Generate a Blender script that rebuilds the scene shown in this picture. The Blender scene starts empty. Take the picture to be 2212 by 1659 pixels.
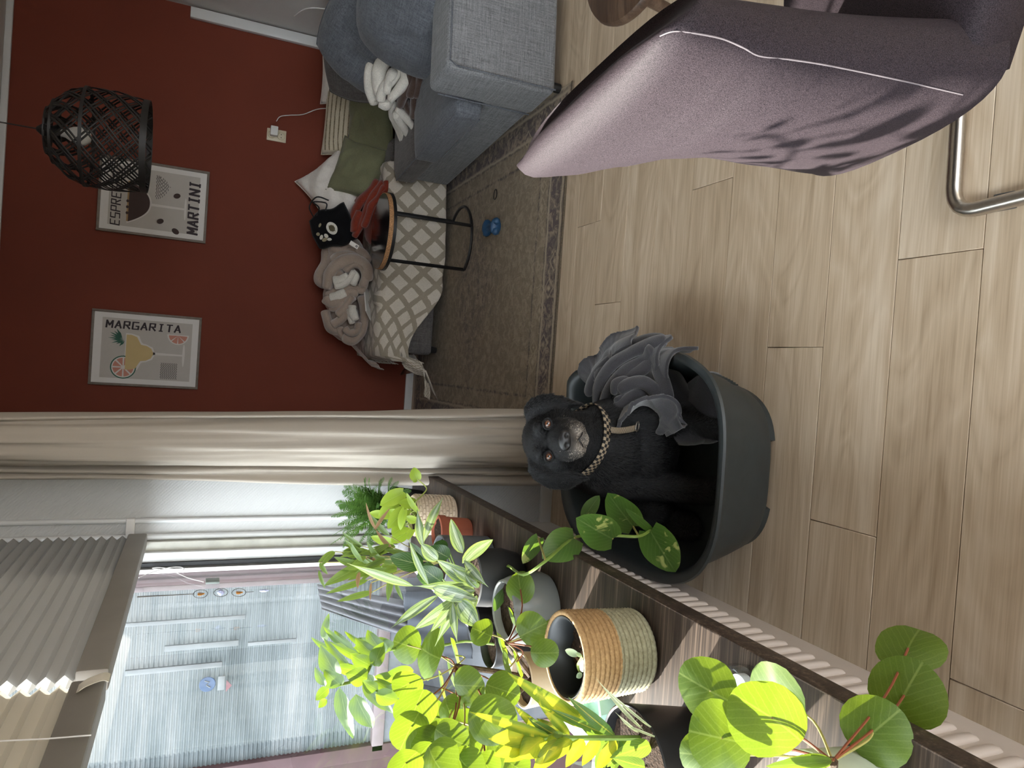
import bpy, bmesh, math, random
from mathutils import Vector, Matrix, noise
random.seed(7)
SC = bpy.context.scene
COL = SC.collection
V = Vector

# ------------------------------------------------------------------ camera (phone held sideways: the picture lies on its side)
F_PX, PITCH, YAW, ROLL, CAM_H = 1541.4, 0.4154, -0.01672, 0.06238, 1.36
_fw = V((math.sin(YAW)*math.cos(PITCH), math.cos(YAW)*math.cos(PITCH), -math.sin(PITCH)))
_r0 = V((math.cos(YAW), -math.sin(YAW), 0)); _u0 = _r0.cross(_fw)
_r = math.cos(ROLL)*_r0 + math.sin(ROLL)*_u0
_u = -math.sin(ROLL)*_r0 + math.cos(ROLL)*_u0
CAM = V((0, 0, CAM_H))
cd = bpy.data.cameras.new('camera'); cam = bpy.data.objects.new('camera', cd); COL.objects.link(cam)
cd.sensor_fit = 'HORIZONTAL'; cd.sensor_width = 36; cd.lens = F_PX/2212*36; cd.clip_start = .02
m = Matrix.Identity(4)
for i, ax in enumerate((-_u, _r, -_fw)):
    for k in range(3): m[k][i] = ax[k]
m.translation = CAM; cam.matrix_world = m
SC.camera = cam

# ------------------------------------------------------------------ light: sky, sun, exposure
SUN_AZ, SUN_EL = math.radians(-32), math.radians(20.5)
wd = bpy.data.worlds.new('sky'); SC.world = wd; wd.use_nodes = True
bg = wd.node_tree.nodes['Background']
bg.inputs[0].default_value = (.87, .93, 1, 1); bg.inputs[1].default_value = 6.6
sl = bpy.data.lights.new('sun', 'SUN'); sun = bpy.data.objects.new('sun', sl); COL.objects.link(sun)
sl.energy = 26; sl.angle = math.radians(.6); sl.color = (1, .93, .84)
sd = V((math.cos(SUN_AZ)*math.cos(SUN_EL), math.sin(SUN_AZ)*math.cos(SUN_EL), -math.sin(SUN_EL)))
sun.rotation_euler = sd.to_track_quat('-Z', 'Y').to_euler(); sun.location = (-6, 6, 5)
vs = SC.view_settings
vs.view_transform = 'Standard'; vs.look = 'None'; vs.gamma = 1; vs.use_curve_mapping = False
vs.exposure = 0.38

# ------------------------------------------------------------------ measuring: photo pixel -> point at a known plane
def ray(x, y): return _fw + _r*((1659-y-829.5)/F_PX) - _u*((x-1106)/F_PX)
def PZ(x, y, z): d = ray(x, y); return CAM + d*((z-CAM_H)/d.z)
def PY(x, y, Y): d = ray(x, y); return CAM + d*(Y/d.y)
def PX(x, y, X): d = ray(x, y); return CAM + d*(X/d.x)

# ------------------------------------------------------------------ scene helpers
def tag(o, label=None, cat=None, group=None, kind=None):
    for k, v in (('label', label), ('category', cat), ('group', group), ('kind', kind)):
        if v: o[k] = v
    return o
def empty(name, loc, label=None, cat=None, group=None, rz=0):
    o = bpy.data.objects.new(name, None); COL.objects.link(o)
    o.location = loc; o.rotation_euler = (0, 0, rz); o.empty_display_size = .05
    return tag(o, label, cat, group)
def world(o):
    w = o.matrix_basis.copy()
    return world(o.parent) @ o.matrix_parent_inverse @ w if o.parent is not None else w
def link(name, me, mat, parent=None, mw=None):
    o = bpy.data.objects.new(name, me); COL.objects.link(o)
    if mat is not None and len(me.materials) == 0: me.materials.append(mat)
    if parent is not None:
        o.parent = parent

        pm = world(parent)
        o.matrix_parent_inverse = pm.inverted()
    if mw is not None: o.matrix_basis = mw
    return o
class MB:
    """collects shapes, becomes one mesh object"""
    def __init__(s): s.v = []; s.f = []; s.uv = {}
    def add(s, vs, fs, uvs=None):
        b = len(s.v); s.v += [tuple(p) for p in vs]
        for f in fs: s.f.append(tuple(b+i for i in f))
        if uvs:
            for i, q in enumerate(uvs): s.uv[b+i] = q
        return s
    def box(s, a, b, mw=None):
        (x0, y0, z0), (x1, y1, z1) = a, b
        p = [V(q) for q in ((x0,y0,z0),(x1,y0,z0),(x1,y1,z0),(x0,y1,z0),(x0,y0,z1),(x1,y0,z1),(x1,y1,z1),(x0,y1,z1))]
        if mw: p = [mw @ q for q in p]
        return s.add(p, ((0,3,2,1),(4,5,6,7),(0,1,5,4),(1,2,6,5),(2,3,7,6),(3,0,4,7)))
    def loft(s, rings, cap=True, closed=True):
        n = len(rings[0]); vs = [p for r in rings for p in r]; fs = []
        for i in range(len(rings)-1):
            for j in range(n if closed else n-1):
                k = (j+1) % n
                fs.append((i*n+j, i*n+k, (i+1)*n+k, (i+1)*n+j))
        if cap and closed:
            fs.append(tuple(range(n-1, -1, -1))); fs.append(tuple((len(rings)-1)*n+j for j in range(n)))
        return s.add(vs, fs)
    def lathe(s, prof, seg=32, c=(0,0,0), cap=False, sx=1, sy=1):
        rings = [[V((c[0]+r*sx*math.cos(2*math.pi*j/seg), c[1]+r*sy*math.sin(2*math.pi*j/seg), c[2]+z)) for j in range(seg)] for r, z in prof]
        return s.loft(rings, cap)
    def tube(s, pts, r, seg=8, cap=True, flat=1.0):
        pts = [V(p) for p in pts]; n = len(pts); rings = []
        rr = r if isinstance(r, (list, tuple)) else [r]*n
        t0 = (pts[1]-pts[0]).normalized(); up = V((0,0,1)) if abs(t0.z) < .9 else V((1,0,0))
        nx = t0.cross(up).normalized()
        for i in range(n):
            t = (pts[min(i+1,n-1)]-pts[max(i-1,0)]).normalized()
            nx = (nx - t*nx.dot(t)).normalized(); ny = t.cross(nx)
            rings.append([pts[i]+nx*(rr[i]*math.cos(2*math.pi*j/seg))+ny*(rr[i]*flat*math.sin(2*math.pi*j/seg)) for j in range(seg)])
        return s.loft(rings, cap)
    def grid(s, fn, nu, nv, uv=True):
        vs = []; us = []
        for i in range(nu+1):
            for j in range(nv+1):
                vs.append(fn(i/nu, j/nv)); us.append((i/nu, j/nv))
        fs = [(i*(nv+1)+j, (i+1)*(nv+1)+j, (i+1)*(nv+1)+j+1, i*(nv+1)+j+1) for i in range(nu) for j in range(nv)]
        return s.add(vs, fs, us if uv else None)
    def xf(s, mw): s.v = [tuple(mw @ V(p)) for p in s.v]; return s
    def mesh(s, name, smooth=40, bevel=0, bseg=2, solid=0, weld=False):
        me = bpy.data.meshes.new(name); me.from_pydata(s.v, [], s.f)
        if s.uv:
            l = me.uv_layers.new(name='UVMap')
            for lp in me.loops: l.data[lp.index].uv = s.uv.get(lp.vertex_index, (0, 0))
        if bevel or solid or weld:
            bm = bmesh.new(); bm.from_mesh(me)
            if weld: bmesh.ops.remove_doubles(bm, verts=bm.verts, dist=1e-5)
            if solid: bmesh.ops.solidify(bm, geom=bm.faces[:], thickness=solid)
            if bevel: bmesh.ops.bevel(bm, geom=[e for e in bm.edges if len(e.link_faces) == 2 and e.calc_face_angle(0) > .6], offset=bevel, segments=bseg, profile=.5, affect='EDGES', clamp_overlap=True)
            bm.to_mesh(me); bm.free()
        me.update()
        if smooth:
            me.shade_smooth()
            if smooth < 180: me.set_sharp_from_angle(angle=math.radians(smooth))
        return me
    def build(s, name, mat, parent=None, mw=None, **k):
        return link(name, s.mesh(name, **k), mat, parent, mw)
def boxo(name, a, b, mat, parent=None, bevel=.003, mw=None, bseg=2):
    return MB().box(a, b).build(name, mat, parent, mw, bevel=bevel, bseg=bseg)
def bez(p, n=12):
    """smooth curve through points (Catmull-Rom)"""
    p = [V(q) for q in p]; out = []
    for i in range(len(p)-1):
        a, b, c, d = p[max(i-1,0)], p[i], p[i+1], p[min(i+2,len(p)-1)]
        for k in range(n):
            t = k/n
            out.append(.5*((2*b)+(c-a)*t+(2*a-5*b+4*c-d)*t*t+(3*b-a-3*c+d)*t*t*t))
    out.append(p[-1]); return out
def lerp(a, b, t): return a+(b-a)*t
def sm(t): t = max(0, min(1, t)); return t*t*(3-2*t)
def fbm(p, o=3): return noise.fractal(V(p), 1.0, 2.0, o)

# ------------------------------------------------------------------ materials
def newmat(name):
    m = bpy.data.materials.new(name); m.use_nodes = True
    nt = m.node_tree; b = nt.nodes['Principled BSDF']; return m, nt, b
def L(nt, a, b): nt.links.new(a, b)
def N(nt, t, **k):
    n = nt.nodes.new(t)
    for a, v in k.items():
        if a.startswith('i_'):
            key = a[2:]; n.inputs[int(key) if key.isdigit() else key].default_value = v
        else: setattr(n, a, v)
    return n
def coord(nt, scale=(1,1,1), kind='Object', rnd=False):
    tc = N(nt, 'ShaderNodeTexCoord'); mp = N(nt, 'ShaderNodeMapping'); mp.inputs['Scale'].default_value = scale
    if rnd:
        oi = N(nt, 'ShaderNodeObjectInfo'); va = N(nt, 'ShaderNodeVectorMath', operation='MULTIPLY_ADD')
        cx = N(nt, 'ShaderNodeCombineXYZ')
        for i in range(3): L(nt, oi.outputs['Random'], cx.inputs[i])
        va.inputs[1].default_value = (7.3, 5.1, 3.7)
        L(nt, cx.outputs[0], va.inputs[0]); L(nt, tc.outputs[kind], va.inputs[2]); L(nt, va.outputs[0], mp.inputs[0])
    else: L(nt, tc.outputs[kind], mp.inputs[0])
    return mp.outputs[0]
def ramp(nt, fac, stops):
    r = N(nt, 'ShaderNodeValToRGB'); e = r.color_ramp.elements
    while len(e) < len(stops): e.new(.5)
    for i, (p, c) in enumerate(stops): e[i].position = p; e[i].color = (*c, 1)
    L(nt, fac, r.inputs[0]); return r.outputs[0]
def noisef(nt, vec, scale, detail=3, rough=.55, dist=0):
    n = N(nt, 'ShaderNodeTexNoise'); n.inputs['Scale'].default_value = scale; n.inputs['Detail'].default_value = detail
    n.inputs['Roughness'].default_value = rough; n.inputs['Distortion'].default_value = dist
    L(nt, vec, n.inputs['Vector']); return n.outputs['Fac']
def math_(nt, op, a, b=None, c=None):
    n = N(nt, 'ShaderNodeMath', operation=op)
    for i, q in enumerate((a, b, c)):
        if q is None: continue
        if isinstance(q, (int, float)): n.inputs[i].default_value = q
        else: L(nt, q, n.inputs[i])
    return n.outputs[0]
def mixc(nt, fac, a, b, mode='MIX'):
    n = N(nt, 'ShaderNodeMix', data_type='RGBA', blend_type=mode)
    for i, q in ((0, fac), (6, a), (7, b)):
        if isinstance(q, (int, float)): n.inputs[i].default_value = q
        elif isinstance(q, tuple): n.inputs[i].default_value = (*q, 1) if len(q) == 3 else q
        else: L(nt, q, n.inputs[i])
    return n.outputs[2]
def bump(nt, b, h, strength=.3, dist=.002):
    n = N(nt, 'ShaderNodeBump'); n.inputs['Strength'].default_value = strength; n.inputs['Distance'].default_value = dist
    L(nt, h, n.inputs['Height']); L(nt, n.outputs[0], b.inputs['Normal'])
def simple(name, col, rough=.6, metal=0, var=.12, vs=18, bs=0, bst=.2, sheen=0, spec=None, coat=0, bd=.002):
    m, nt, b = newmat(name); b.inputs['Roughness'].default_value = rough; b.inputs['Metallic'].default_value = metal
    if spec is not None: b.inputs['Specular IOR Level'].default_value = spec
    if sheen: b.inputs['Sheen Weight'].default_value = sheen; b.inputs['Sheen Roughness'].default_value = .4
    if coat: b.inputs['Coat Weight'].default_value = coat; b.inputs['Coat Roughness'].default_value = .08
    vec = coord(nt)
    f = noisef(nt, vec, vs, 4)
    lo = tuple(c*(1-var) for c in col); hi = tuple(min(1, c*(1+var)) for c in col)
    L(nt, ramp(nt, f, ((.3, lo), (.7, hi))), b.inputs['Base Color'])
    if bs: bump(nt, b, noisef(nt, vec, bs, 3), bst, bd)
    return m
def linen(name, c0, c1, sc=160, sheen=.2, bst=.5):
    """woven upholstery: crossed slubs of two tones"""
    m, nt, b = newmat(name); b.inputs['Roughness'].default_value = .9; b.inputs['Sheen Weight'].default_value = sheen
    b.inputs['Specular IOR Level'].default_value = .2
    v1 = noisef(nt, coord(nt, (.06, 1, 1)), sc, 3, .6); v2 = noisef(nt, coord(nt, (1, 1, .06)), sc, 3, .6); v4 = noisef(nt, coord(nt, (1, .06, 1)), sc, 3, .6)
    s = math_(nt, 'DIVIDE', math_(nt, 'ADD', math_(nt, 'ADD', v1, v2), v4), 3.0)
    L(nt, ramp(nt, s, ((.38, c0), (.62, c1))), b.inputs['Base Color'])
    bump(nt, b, s, bst, .0015)
    return m
def fuzzy(name, col, sc=350, var=.18, bst=.6, sheen=.5, lo=None):
    m, nt, b = newmat(name); b.inputs['Roughness'].default_value = .95; b.inputs['Sheen Weight'].default_value = sheen
    b.inputs['Specular IOR Level'].default_value = .1
    vec = coord(nt); f = noisef(nt, vec, sc, 2, .7); g = noisef(nt, vec, 9, 3)
    s = math_(nt, 'ADD', math_(nt, 'MULTIPLY', f, .6), math_(nt, 'MULTIPLY', g, .4))
    L(nt, ramp(nt, s, ((.35, tuple(c*(1-var) for c in col)), (.65, tuple(min(1, c*(1+var)) for c in col)))), b.inputs['Base Color'])
    bump(nt, b, f, bst, .003)
    return m
def leafmat(name, stops, vein=(.5,.6,.2), rough=.38, trans=.55, tcol=(.45,.62,.05), blot=None, veinw=.03, striped=False):
    """leaf: colour across the blade (u), pale midrib, light shining through"""
    m, nt, b = newmat(name); b.inputs['Roughness'].default_value = rough
    uv = N(nt, 'ShaderNodeTexCoord').outputs['UV']; sp = N(nt, 'ShaderNodeSeparateXYZ'); L(nt, uv, sp.inputs[0])
    u = sp.outputs[0]
    d = math_(nt, 'ABSOLUTE', math_(nt, 'SUBTRACT', u, .5))
    oi = coord(nt, (1,1,1), 'Object', True)
    w = noisef(nt, oi, 22, 3)
    if striped:
        mp = N(nt, 'ShaderNodeMapping'); mp.inputs['Scale'].default_value = (16, .6, 1); L(nt, uv, mp.inputs[0])
        st = noisef(nt, mp.outputs[0], 1.4, 2, .5)
        fac = math_(nt, 'ADD', math_(nt, 'MULTIPLY', d, 1.5), math_(nt, 'MULTIPLY', math_(nt, 'SUBTRACT', st, .5), .9))
    else:
        fac = math_(nt, 'ADD', math_(nt, 'MULTIPLY', d, .8), math_(nt, 'MULTIPLY', w, .6))
    col = ramp(nt, fac, stops)
    if blot:
        bn = noisef(nt, oi, blot[0], 3, .6, .6)
        k = ramp(nt, bn, ((blot[1], (0,0,0)), (blot[1]+.05, (1,1,1))))
        col = mixc(nt, k, col, blot[2])
    k = ramp(nt, d, ((veinw*.4, (1,1,1)), (veinw, (0,0,0))))
    col = mixc(nt, math_(nt, 'MULTIPLY', k, .55), col, vein)
    # side veins
    wv = N(nt, 'ShaderNodeTexWave', wave_type='BANDS', bands_direction='DIAGONAL'); wv.inputs['Scale'].default_value = 3.2; wv.inputs['Distortion'].default_value = 2
    am = N(nt, 'ShaderNodeCombineXYZ'); L(nt, math_(nt, 'MULTIPLY', d, 1.6), am.inputs[0]); L(nt, math_(nt, 'MULTIPLY', sp.outputs[1], -1.4), am.inputs[1])
    L(nt, am.outputs[0], wv.inputs[0])
    sv = ramp(nt, wv.outputs['Fac'], ((.86, (0,0,0)), (.97, (1,1,1))))
    col = mixc(nt, math_(nt, 'MULTIPLY', sv, .22), col, vein)
    L(nt, col, b.inputs['Base Color'])
    tr = N(nt, 'ShaderNodeBsdfTranslucent'); L(nt, mixc(nt, .75, col, tcol), tr.inputs[0])
    mx = N(nt, 'ShaderNodeMixShader'); mx.inputs[0].default_value = trans
    L(nt, b.outputs[0], mx.inputs[1]); L(nt, tr.outputs[0], mx.inputs[2])
    L(nt, mx.outputs[0], nt.nodes['Material Output'].inputs[0])
    return m
def glassy(name, tint=(1,1,1), fac=1.0, rough=.0):
    m, nt, b = newmat(name); nt.nodes.remove(b)
    t = N(nt, 'ShaderNodeBsdfTransparent'); t.inputs[0].default_value = (*tint, 1)
    g = N(nt, 'ShaderNodeBsdfGlossy'); g.inputs['Roughness'].default_value = rough
    fr = N(nt, 'ShaderNodeFresnel'); fr.inputs[0].default_value = 1.45; ge = N(nt, 'ShaderNodeNewGeometry')
    front = math_(nt, 'SUBTRACT', 1.0, ge.outputs['Backfacing'])
    mx = N(nt, 'ShaderNodeMixShader'); L(nt, math_(nt, 'MULTIPLY', math_(nt, 'MULTIPLY', fr.outputs[0], fac), front), mx.inputs[0])
    L(nt, t.outputs[0], mx.inputs[1]); L(nt, g.outputs[0], mx.inputs[2]); L(nt, mx.outputs[0], nt.nodes['Material Output'].inputs[0])
    return m
def translucent(name, col, tcol, k=.5, rough=.8, bs=0, bst=.2):
    m, nt, b = newmat(name); b.inputs['Base Color'].default_value = (*col, 1); b.inputs['Roughness'].default_value = rough
    b.inputs['Specular IOR Level'].default_value = .2
    if bs: bump(nt, b, noisef(nt, coord(nt), bs, 3), bst, .002)
    t = N(nt, 'ShaderNodeBsdfTranslucent'); t.inputs[0].default_value = (*tcol, 1)
    mx = N(nt, 'ShaderNodeMixShader'); mx.inputs[0].default_value = k
    L(nt, b.outputs[0], mx.inputs[1]); L(nt, t.outputs[0], mx.inputs[2]); L(nt, mx.outputs[0], nt.nodes['Material Output'].inputs[0])
    return m
def woodmat(name, c, axis=0, stretch=26, rough=.45, gap=False, coat=0, cont=1.0, fine=6):
    """grain running along one axis; c = dark, mid, light"""
    m, nt, b = newmat(name); b.inputs['Roughness'].default_value = rough
    if coat: b.inputs['Coat Weight'].default_value = coat
    sc = [stretch]*3; sc[axis] = .8
    vec = coord(nt, tuple(sc), 'Object', True)
    g = noisef(nt, vec, 1.0, 5, .62, .12)
    sc2 = [stretch*fine]*3; sc2[axis] = 5
    f = noisef(nt, coord(nt, tuple(sc2), 'Object', True), 1.0, 3, .6)
    sc3 = [5]*3; sc3[axis] = 1.2
    w = N(nt, 'ShaderNodeTexNoise'); w.inputs['Scale'].default_value = 1; w.inputs['Distortion'].default_value = 1.4; L(nt, coord(nt, tuple(sc3), 'Object', True), w.inputs['Vector'])
    rings = math_(nt, 'ABSOLUTE', math_(nt, 'SUBTRACT', math_(nt, 'FRACT', math_(nt, 'MULTIPLY', w.outputs['Fac'], 7)), .5))
    s = math_(nt, 'ADD', math_(nt, 'ADD', math_(nt, 'MULTIPLY', g, .52), math_(nt, 'MULTIPLY', f, .38)), math_(nt, 'MULTIPLY', rings, .22))
    oi = N(nt, 'ShaderNodeObjectInfo')
    s = math_(nt, 'ADD', s, math_(nt, 'MULTIPLY', math_(nt, 'SUBTRACT', oi.outputs['Random'], .5), .10))
    L(nt, ramp(nt, s, ((.5-.18*cont, c[0]), (.5, c[1]), (.5+.14*cont, c[2]))), b.inputs['Base Color'])
    bump(nt, b, f, .15, .001)
    return m

M = {}
M['red'] = simple('red wall paint', (.175, .029, .0105), .75, var=.05, vs=3, bs=240, bst=.06)
M['white_wall'] = simple('white wall', (.62, .60, .57), .8, var=.04, vs=4, bs=200, bst=.1)
M['ceiling'] = simple('ceiling white', (.66, .64, .61), .85, var=.03, vs=4)
M['white_paint'] = simple('white gloss paint', (.68, .68, .67), .35, var=.04, vs=6)
M['black'] = simple('black', (.008, .008, .009), .45, var=.2, vs=30)
M['black_metal'] = simple('black metal', (.010, .010, .011), .4, var=.1)
M['dark_basket'] = simple('dark bamboo', (.011, .009, .008), .5, var=.3, vs=60)
M['steel'] = simple('brushed steel', (.52, .48, .43), .28, 1, var=.08, vs=120)
M['linen'] = linen('grey linen', (.10, .102, .108), (.27, .275, .285))
M['linen2'] = linen('blue grey linen', (.065, .07, .082), (.15, .16, .18))
M['linen_brown'] = linen('brown grey linen', (.075, .068, .066), (.17, .158, .152))
M['white_cloth'] = fuzzy('white cotton', (.80, .75, .69), 120, .08, .25, .2)
M['cream_knit'] = fuzzy('cream knit', (.60, .53, .40), 200, .15, .5, .3)
M['green_cloth'] = fuzzy('olive cotton', (.19, .19, .11), 200, .15, .35, .2)
M['rust'] = fuzzy('rust muslin', (.22, .036, .020), 160, .2, .4, .3)
M['brown_cord'] = fuzzy('brown corduroy', (.075, .045, .035), 200, .25, .6, .6)
M['sherpa'] = fuzzy('light sherpa', (.72, .68, .61), 260, .2, .9, .4)
M['taupe'] = fuzzy('taupe plush', (.37, .29, .235), 260, .18, .5, .8)
M['charcoal'] = fuzzy('charcoal fleece', (.047, .046, .052), 320, .18, .4, .5)
M['radiator'] = simple('radiator enamel', (.60, .52, .46), .35, var=.03)
M['grey_plastic'] = simple('grey plastic', (.026, .032, .033), .42, var=.12, vs=40, bs=700, bst=.12)
M['socket'] = simple('ivory plastic', (.66, .58, .42), .4, var=.02)
M['white_plastic'] = simple('white plastic', (.75, .73, .70), .35, var=.02)
M['soil'] = fuzzy('potting soil', (.035, .022, .015), 180, .7, 1.0, 0)
M['glass'] = glassy('window glass', (.97, .985, .985), 1.0)
M['clear'] = glassy('clear glass', (.93, .95, .96), 1.0, .02)

# ================================================================== the room
WY, RX, CZ = 4.78, 2.06, 2.43          # red wall, right wall, ceiling
SX, SZ, SY = -.385, .592, 2.61         # sill front edge, sill top, side wall at the far end of the window
# planks run from the window into the room (along X)
M['plank'] = woodmat('oak laminate', ((.36, .262, .168), (.54, .422, .296), (.66, .545, .41)), 0, 34, .45, cont=1.25)
floor = tag(boxo('floor', (-1.0, -2.6, -.12), (2.3, 4.95, -.012), simple('subfloor', (.08, .06, .045), .9), bevel=0), 'pale grey oak laminate floor of wide planks', 'floor', kind='structure')
PW, pl_cache = .183, {}
known = {-1: .113, 1: .6, 4: .28, 5: .6, -2: -.30, -3: .30, 0: .95, 2: .9, 3: 1.0, -4: .75, -5: .1}
for k in range(-22, 19):
    y0 = 1.447+PW*k; y1 = min(y0+PW, WY)
    if y0 >= WY: break
    x = known.get(k, random.uniform(-.3, .9))
    while x > -.62: x -= 1.28
    while x < RX:
        a, b = max(x, -.62), min(x+1.28, RX); x += 1.28
        if b-a < .03: continue
        key = (round(b-a, 3), round(y1-y0, 3))
        if key not in pl_cache:
            pl_cache[key] = MB().box((-key[0]/2+.0007, -key[1]/2+.0007, -.012), (key[0]/2-.0007, key[1]/2-.0007, 0)).mesh('plank', bevel=.0012, bseg=1)
        link('plank', pl_cache[key], M['plank'], floor, Matrix.Translation(((a+b)/2, (y0+y1)/2, 0)))
# walls
m, nt, b = newmat('woven wallpaper'); b.inputs['Base Color'].default_value = (.54, .535, .52, 1); b.inputs['Roughness'].default_value = .6
w1 = N(nt, 'ShaderNodeTexWave', bands_direction='DIAGONAL'); w1.inputs['Scale'].default_value = 55; w1.inputs['Distortion'].default_value = 1.5; w1.inputs['Detail'].default_value = 1
L(nt, coord(nt), w1.inputs[0])
bump(nt, b, math_(nt, 'ADD', w1.outputs['Fac'], noisef(nt, coord(nt), 260, 2)), .35, .002)
M['wallpaper'] = m
def struct(name, mb, mat, label, parent=None, cat='wall', **k):
    o = mb.build(name, mat, parent, **k); tag(o, label, cat, kind='structure'); return o
wb = struct('wall_back', MB().box((-1.0, WY, -.02), (RX+.15, WY+.12, CZ+.1)), M['red'], 'deep brick red painted wall behind the sofa and posters', smooth=0)
struct('wall_right', MB().box((RX, -2.6, -.02), (RX+.12, WY, CZ+.1)), M['white_wall'], 'off-white side wall behind the big grey sofa cushions', smooth=0)
struct('ceiling', MB().box((-1.0, -2.6, CZ), (RX+.15, WY+.12, CZ+.12)), M['ceiling'], 'white ceiling above the red wall', cat='ceiling', smooth=0)
struct('trim_1', MB().box((-1.0, WY-.022, CZ-.035), (RX, WY, CZ)), M['white_paint'], 'white strip between red wall and ceiling', cat='trim', bevel=.006)
struct('baseboard_back', MB().box((-.46, WY-.014, 0), (RX, WY, .052)), M['white_paint'], 'white baseboard at the foot of the red wall', cat='baseboard', bevel=.003)
struct('trim_2', MB().box((1.985, WY-.035, 0), (2.048, WY, 1.52)), M['white_paint'], 'white cable duct down the corner of the red wall', cat='trim', bevel=.004)
cabw = MB().tube(bez([(RX-.006, 4.55, .95), (RX-.006, 4.42, .90), (RX-.006, 4.36, .80), (RX-.006, 4.3, .55)], 6), .004, 6).build('wall_cable', M['white_plastic'])
tag(cabw, 'thin white cable on the wall above the grey sofa cushions', 'cable')
struct('wall_left', MB().box((-.735, SY, -.02), (-.40, SY+.14, CZ)).box((-.735, SY+.14, -.02), (-.46, WY, CZ)), M['wallpaper'], 'white woven wallpaper beside the window, partly behind the curtain', smooth=0)
struct('wall_window', MB().box((-.74, -2.6, -.02), (-.60, SY, .556)).box((-.9, -2.6, 2.25), (-.64, SY, CZ)).box((-.9, -2.6, .55), (-.60, -.7, 2.25)), M['white_wall'], 'wall below the window sill behind the radiator', smooth=0)
struct('wall_near', MB().box((-.9, -2.6, -.02), (-.1, -2.48, CZ)).box((2.0, -2.6, -.02), (RX+.1, -2.48, CZ)).box((-.1, -2.6, 2.33), (2.0, -2.48, CZ)), M['white_wall'], 'white wall around the garden door behind the viewer', smooth=0)
struct('baseboard_left', MB().box((-.60, SY-.016, 0), (-.40, SY, .05)), M['white_paint'], 'white baseboard below the far end of the sill', cat='baseboard', bevel=.003)
gd = struct('door_1', MB().box((-.1, -2.55, 0), (-.03, -2.5, 2.33)).box((1.93, -2.55, 0), (2.0, -2.5, 2.33)).box((.92, -2.55, 0), (.99, -2.5, 2.33)).box((-.1, -2.55, 2.26), (2.0, -2.5, 2.33)), M['white_paint'], 'white garden door frame behind the viewer', cat='door', bevel=.004)
# window
win = struct('window_1', MB().box((-.735, -.7, .56), (-.695, 2.59, .612)).box((-.775, -.7, 2.16), (-.665, 2.59, 2.26)), M['white_paint'], 'white framed window along the sill with raised blinds', cat='window', bevel=.004)
MB().box((-.692, 2.555, .645), (-.66, SY, 2.16)).build('frame_stile', M['white_paint'], win, bevel=.003)
MB().box((-.66, 2.575, .592), (-.63, SY, 2.25)).build('frame_inner_stile', simple('aged white', (.50, .49, .43), .4), win, bevel=.002)
MB().tube([(-.620, 2.602, .592), (-.620, 2.602, 2.3)], .011, 10).build('bead', M['white_paint'], win)
MB().tube([(-.566, 2.605, .592), (-.566, 2.605, 2.3)], .0085, 10).build('bead', M['white_paint'], win)
MB().box((-.703, 2.545, .645), (-.692, 2.61, 2.16)).build('gasket', M['black'], win, smooth=0)
MB().box((-.722, 2.53, .645), (-.708, 2.58, 2.16)).build('glass_spacer', simple('spacer alu', (.6, .58, .55), .4, .6), win, smooth=0)
MB().box((-.716, -.65, .64), (-.710, 2.55, 2.17)).build('pane', M['glass'], win, smooth=0)
zc = PY(283, 1140, SY).z
MB().box((-.612, 2.588, zc-.012), (-.556, SY, zc+.014)).build('blind_clip', M['white_plastic'], win, bevel=.003)
# sill
M['sill'] = woodmat('dark smoked oak', ((.016, .010, .008), (.046, .031, .022), (.15, .108, .080)), 0, 110, .5, cont=1.0, fine=2.5)
M['sill'].node_tree.nodes['Principled BSDF'].inputs['Specular IOR Level'].default_value = .35
sill = MB().box((-.70, -.7, SZ-.04), (SX, SY-.001, SZ)).build('window_sill', M['sill'], bevel=.0025)
tag(sill, 'dark smoked oak window sill carrying all the potted plants', 'window sill')
# radiator
rad = empty('radiator', (-.545, .8, 0), 'cream panel radiator with upright flutes below the window sill', 'radiator')
RXF = -.528
MB().box((-.585, -.45, .135), (RXF, 2.05, .545)).build('panel', M['radiator'], rad, bevel=.006)
fl = MB().loft([[V((0, y, z)) + V((x, 0, 0)) for x, y in ((0, -.0125), (.007, -.007), (.007, .007), (0, .0125))] for z in (.205, .51)])
ring = []
for z, s in ((.195, .15), (.200, .75), (.215, 1), (.50, 1), (.515, .75), (.52, .15)):
    ring.append([V((x*s, y*(.6+.4*s), z)) for x, y in ((-.001, -.0125), (.004, -.0105), (.0075, -.006), (.0075, .006), (.004, .0105), (-.001, .0125))])
fm = MB().loft(ring).mesh('flute', smooth=60)
k = 0; y = -.41
while y < 2.03:
    link('flute', fm, M['radiator'], rad, Matrix.Translation((RXF, y, 0))); y += .0365
MB().tube([(-.56, 2.05, .17), (-.56, 2.09, .17), (-.56, 2.09, .0)], .009, 8).build('pipe', M['white_paint'], rad)

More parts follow.
